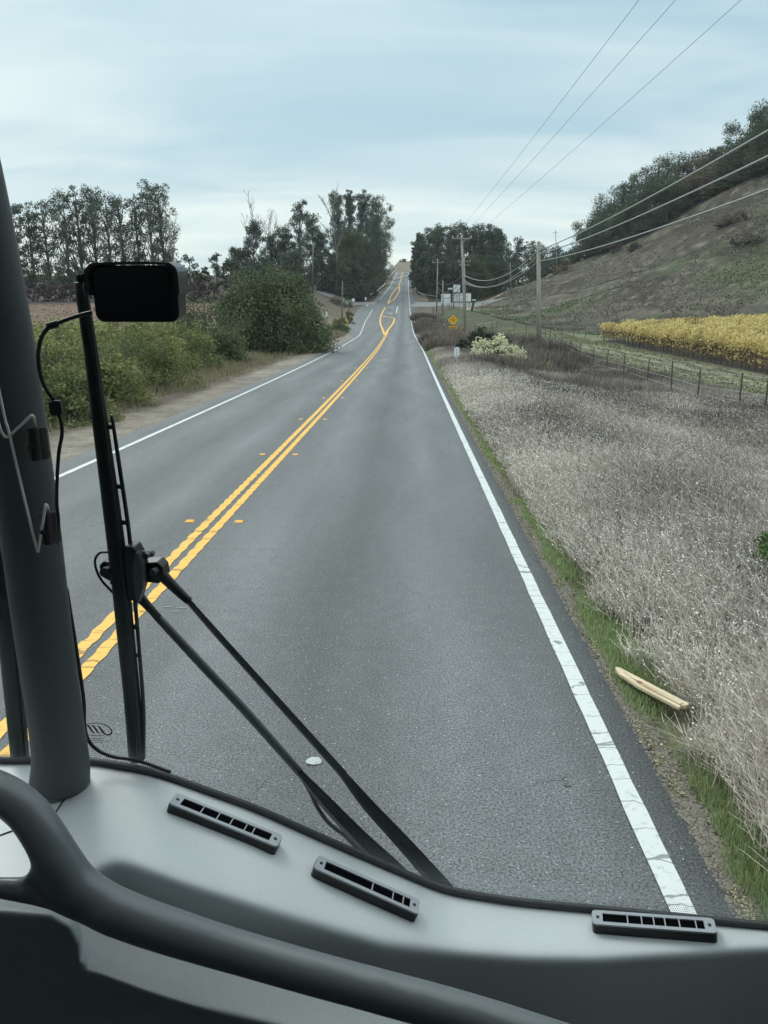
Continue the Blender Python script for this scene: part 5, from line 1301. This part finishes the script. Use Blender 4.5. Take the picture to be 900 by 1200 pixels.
bar(MB(), [(99, 331), (111, 415), (122, 500), (134, 590), (144, 670), (152, 750), (159, 820), (163, 889)], .016, [3.5, 4.5], .9).build('blade_rib', WIPM, wp, smooth=True)
bar(MB(), [(91, 322), (95, 329), (99, 322)], .024, [6, 9, 6]).build('blade_cap', BLKP, wp, smooth=True)
bar(MB(), [(131, 486), (139, 540), (148, 600), (153, 640), (157, 690), (163, 760), (168, 830), (168, 888)], .034, [4, 5, 5, 5, 5, 4.5, 5, 5], 1.2).build('blade_spine', WIPM, wp, smooth=True)
st_ = MB()
for (x0, y0, x1, y1) in ((126, 500, 134, 501), (137, 570, 145, 571), (141, 612, 150, 613), (142, 642, 154, 643), (148, 735, 161, 735), (152, 768, 165, 768), (155, 842, 169, 843)): bar(st_, [(x0, y0), (x1, y1)], .034, 6, .8, 6)
st_.build('spine_link', WIPM, wp)
def plate(pix, off, th, name, m, par, bevel=.001):
    ps = [gp(x, y, off) for x, y in pix]; n_ = (ps[1] - ps[0]).cross(ps[2] - ps[1]).normalized()
    if n_.y < 0: n_ = -n_
    mb = MB(); k = len(ps); mb.v = ps + [p + n_ * th for p in ps]; mb.f = [list(range(k))[::-1], list(range(k, 2*k))] + [[i, (i+1) % k, k + (i+1) % k, k + i] for i in range(k)]
    return mb.build(name, m, par, bevel=bevel)
plate([(146, 640), (156, 642), (163, 655), (166, 668), (165, 690), (160, 707), (146, 700), (143, 670)], .018, .022, 'pivot_bracket', WIPM, wp)
plate([(157, 650), (161, 648), (165, 662), (167, 690), (161, 708), (157, 695), (155, 670)], .008, .012, 'pivot_bracket', mat('wiper_steel', (.10, .11, .115), .4, spec=.6), wp)
plate([(116, 663), (121, 658), (130, 660), (134, 676), (130, 682), (119, 676)], .036, .015, 'pivot_bracket', WIPM, wp)
plate([(166, 660), (184, 659), (190, 665), (192, 676), (186, 684), (166, 682)], .036, .020, 'arm_clevis', WIPM, wp)
for (x, y, r) in ((178, 671, 3.6), (163, 678, 3.4), (122, 671, 5.5), (170, 652, 3.5), (131, 683, 2.2)):
    c0 = gp(x, y, .012); MB().tube([c0, c0 + Vector((0, .03, -.004))], r / 900 * 1.15, 12).build('bolt', mat('bolt_steel', (.09, .10, .10), .35, metal=.5), wp, smooth=False)
bar(MB(), [(127, 647), (117, 648), (111.5, 656), (113, 668), (119, 680), (128, 690), (134, 696)], .03, [3, 3], 1).build('washer_hose', BLKP, wp, smooth=True)
bar(MB(), [(156, 648), (166, 647.5), (176, 648.5), (179, 652)], .03, [4, 5, 5, 4], 1).build('washer_hose', BLKP, wp, smooth=True)
a1 = bar(MB(), [(184, 668), (194, 678), (208, 692), (222, 705)], .045, [16, 14, 12, 10], .9).build('arm_end', BLKP, wp, smooth=True)
bar(MB(), [(196, 676), (250, 738), (320, 816), (402, 907)], .048, [7, 9, 10, 11], .9, 4).build('wiper_arm', WIPM, wp)
bar(MB(), [(400, 905), (432, 944), (470, 985), (512, 1032), (530, 1054)], .045, [10, 17, 20, 23, 25], .8, 4).build('wiper_arm', WIPM, wp)
bar(MB(), [(155, 688), (166, 702), (186, 724)], .045, [14, 12, 9], .9).build('arm_end', BLKP, wp, smooth=True)
bar(MB(), [(180, 718), (230, 772), (290, 836), (352, 906)], .048, [10, 11, 11, 10], .9).build('wiper_arm', mat('arm_tube', (.075, .083, .088), .32, spec=.6), wp, smooth=True)
bar(MB(), [(350, 904), (380, 938), (420, 980), (455, 1013), (476, 1034)], .045, [9, 18, 22, 25, 25], .8, 4).build('wiper_arm', WIPM, wp)
bar(MB(), [(351, 907), (362, 925), (372, 946), (386, 965), (405, 980), (424, 1000)], .06, [5, 5], 1).build('washer_hose', BLKP, wp, smooth=True)
# left wiper beyond the pillar
wl2 = bar(MB(), [(-30, 480), (-12, 600), (2, 700), (12, 790), (22, 893)], .030, [16, 17, 18, 19, 17], .9, 10).build('wiper', RUBB, bus, smooth=True); wl2['label'] = 'left wiper behind the pillar'
bar(MB(), [(-12, 560), (10, 655), (18, 720), (25, 790), (32, 893)], .034, [4, 5, 5, 5, 5], 1.2).build('blade_spine', WIPM, wl2, smooth=True)
st_ = MB()
for (x0, y0, x1, y1) in ((2, 655, 10, 656), (4, 700, 16, 701), (8, 745, 20, 746), (14, 782, 24, 783), (20, 852, 31, 853)): bar(st_, [(x0, y0), (x1, y1)], .034, 12 if y0 < 660 else 6, .8, 6)
st_.build('spine_link', WIPM, wl2)
bar(MB(), [(28, 850), (34, 852), (37, 858)], .03, [2, 2], 1).build('washer_hose', BLKP, wl2)

# shell of the coach around the seat: roof, side walls with window openings, floor, rear wall, front mask
TRIM = mat('cabin_trim', (.32, .33, .335), .7, noise=(3, .08)); DIMGL = GLASS.copy(); DIMGL.name = 'cabin_dimming_glass'
for _n in DIMGL.node_tree.nodes:
    if _n.type == 'BSDF_TRANSPARENT': _n.inputs[0].default_value = (.42, .46, .46, 1)  # unseen side glass, tint added to dim the light in the cabin
BODY = mat('coach_paint', (.35, .36, .38), .35)
Zc = CAM_H
MB().box((-.52, -2.6, Zc + 1.02), (2.62, 6.2, .08)).build('roof', TRIM, bus)
MB().box((-.52, .60, Zc + .98), (2.62, .26, .12)).build('roof_header', TRIM, bus)
MB().box((-.52, -2.6, .75), (2.62, 6.4, .08)).build('cabin_floor', mat('floor_dark', (.05, .05, .055), .9), bus)
MB().box((-.52, -5.7, 2.1), (2.62, .08, 2.75)).build('rear_wall', TRIM, bus)
for s, nm in ((-1, 'left'), (1, 'right')):
    MB().box((-.52 + s * 1.29, .98, 1.30), (.06, .66, 1.1)).build('side_wall', TRIM, bus)
    MB().box((-.52 + s * 1.29, .90, Zc + .04), (.008, .54, 1.5)).build('side_window', DIMGL, bus)
    x = -.52 + s * 1.29
    w = MB().box((x, -2.5, 1.35), (.06, 6.3, 1.2)).build('side_wall', TRIM, bus)
    MB().box((x, -2.5, Zc + .80), (.06, 6.3, .40)).build('side_header', TRIM, bus)
    for y in (.55, -.75, -2.3, -3.9, -5.5): MB().box((x, y, Zc - .1), (.07, .16, 1.4)).build('window_post', TRIM, bus)
    for y0, y1 in ((.47, -.67), (-.83, -2.22), (-2.38, -3.82), (-3.98, -5.42)):
        MB().box((x, (y0 + y1) / 2, Zc + .05), (.008, abs(y1 - y0), 1.14)).build('side_window', DIMGL, bus)
fm = MB()
fx = np.arange(-420, 1180, 100)
up = pix2w(np.stack([fx, Ey(fx) + 0, De(fx) + .07], -1)); up[:, 2] -= .10
fr_ = up.copy(); fr_[:, 1] += .04; fr_[:, 2] = 1.1; lo = fr_.copy(); lo[:, 1] -= .03; lo[:, 2] = .35
in_ = up.copy(); in_[:, 1] -= .06; in_[:, 2] -= .02
link('front_mask', npmesh('front_mask', np.stack([in_, up, fr_, lo]).reshape(-1, 3), grid_faces(4, len(fx))), BODY, bus)
# wiper spindle base hidden below the glass edge
sp = gp(500, 1060, .06); MB().tube([sp + Vector((0, 0, -.10)), sp + Vector((0, 0, .01))], .022, 12).build('spindle_base', BLKP, wp)
# seats behind the camera keep the cabin dark
SEATM = mat('seat_fabric', (.06, .065, .09), .9)
for (sx, sy) in ((-1.35, -1.0), (-.85, -1.0), (.3, -1.0), (-1.35, -2.2), (-.85, -2.2), (.3, -2.2), (-.1, -2.2)):
    MB().box((sx, sy, 1.35), (.46, .5, .16)).box((sx, sy - .28, 1.85), (.46, .14, 1.0)).build('seat', SEATM, bus, bevel=.03)

# display screen hung by the glass, with its cable
cm = P(158.5, 344.5, .90); mon = empty('display_screen', cm, 'black rounded display screen with a small hood and cable, hung beside the wiper blade', 'display screen')
k_ = zc(cm) / 900
exm = Vector((1, 0, 0)); ezm = Vector((0, -.06, 1)).normalized(); eym = ezm.cross(exm)
def rrect(w, h, r, k=7):
    o = []
    for (sx, sy, a0) in ((1, 1, 0), (-1, 1, 90), (-1, -1, 180), (1, -1, 270)):
        for i in range(k + 1):
            an = R(a0 + 90 * i / k); o.append((sx * (w / 2 - r) + r * math.cos(an), sy * (h / 2 - r) + r * math.sin(an)))
    return o
wM, hM = 103 * k_, 64 * k_
SCRH = mat('screen_housing', (.030, .034, .036), .38, spec=.5); SCRN = mat('dark_screen', (.007, .010, .016), .22, spec=.5)
MB().prism(rrect(wM * .97, hM, .010), cm, exm, ezm, eym, .032).build('housing', SCRH, mon, bevel=.0015)
MB().prism(rrect(wM * .86, hM * .92, .008), cm - eym * .0022 - exm * .003, exm, ezm, eym, .002).build('screen', SCRN, mon)
hd = MB(); NN = 18
arc = [(-.51, -.02), (-.51, .34), (-.47, .46), (-.38, .525), (0, .545), (.38, .535), (.46, .50), (.515, .38), (.52, .0)]
arc = curve_pts([Vector((a * wM, b * hM, 0)) for a, b in arc], 4)
for y_ in (-.010, .030):
    for sc_ in (.95, 1.03):
        for p in arc: hd.v.append(cm + exm * p.x * sc_ + ezm * p.y * sc_ + eym * y_)
n_ = len(arc)
for i in range(n_ - 1):
    for (A, B_) in ((0, 1), (1, 3), (3, 2), (2, 0)): hd.f.append([A*n_ + i, A*n_ + i + 1, B_*n_ + i + 1, B_*n_ + i])
hd.f.append([0, n_, 3*n_, 2*n_]); hd.f.append([n_-1, 2*n_-1, 4*n_-1, 3*n_-1])
hd.build('hood', mat('hood_plastic', (.055, .062, .065), .35, spec=.5), mon, smooth=False)
cb = [P(108, 366, .905), P(92, 370, .90), P(72, 377, .895), P(58, 383, .89), P(49, 395, .885), P(45, 412, .885), P(46, 432, .885), P(52, 452, .885), P(63, 469, .885)]
MB().tube(curve_pts(cb, 6), [.0024] * 49, 8).build('cable', BLKP, mon, smooth=True)
MB().tube([P(55, 383, .888), P(68, 379, .892)], .0042, 8).build('cable_clip', BLKP, mon)
MB().box(P(66.5, 478, .885), (.0135, .012, .017), Matrix.Rotation(R(-4), 3, 'Y')).build('cable_plug', BLKP, mon, bevel=.0015)
cb2 = [P(69, 486, .885), P(72, 496, .885), P(72.5, 510, .885), P(69, 530, .885), P(67, 560, .885), P(66.5, 590, .885), P(68.5, 612, .885), P(67, 640, .90)]
MB().tube(curve_pts(cb2, 6), .0022, 8).build('cable', BLKP, mon, smooth=True)
# short stalk to the glass
MB().tube([cm + eym * .03, cm + eym * .075 + ezm * .01], .010, 10).build('mount', BLKP, mon)

# bent wire holder clipped to the pillar
wr = empty('wire_holder', P(45, 560, .93), 'bent bright wire holder clipped to the dark pillar by two black clamps', 'wire holder')
CHR = mat('bright_wire', (.85, .85, .80), .4, metal=.0)
def rod(pix, r=.0017): return MB().tube(curve_pts([P(x, y, d) for x, y, d in pix], 5), r, 8).build('wire_rod', CHR, wr, smooth=True)
rod([(-14, 410, .93), (-3, 450, .93), (6, 492, .93), (10, 505, .93), (24, 565, .93), (36, 615, .93), (44.5, 647, .93)])
rod([(44.5, 647, .93), (49, 620, .93), (53.5, 591, .925)])
rod([(53.5, 591, .925), (56, 594, .94), (57, 606, .965)])
rod([(-14, 435, .935), (-4, 485, .935), (0, 502, .93), (5, 511, .93), (9, 512, .93), (14, 508, .93), (25, 498, .93), (36, 487.5, .93), (39.5, 489, .935), (41, 496, .95), (42, 508, .965)])
for (x, y) in ((44, 519), (58, 617)):
    c0 = P(x, y, .950); MB().tube([c0 + Vector((0, 0, .020)), c0 - Vector((0, 0, .020))], [.0125, .0135], 16).tube([c0 + Vector((.002, -.012, .021)), c0 + Vector((.002, -.012, -.02))], .007, 12).build('clamp', BLKP, wr, bevel=.0012)
    MB().tube([c0 + Vector((.0, -.012, -.002)), c0 + Vector((0, -.022, -.002))], .003, 8).build('clamp_screw', SCRH, wr)
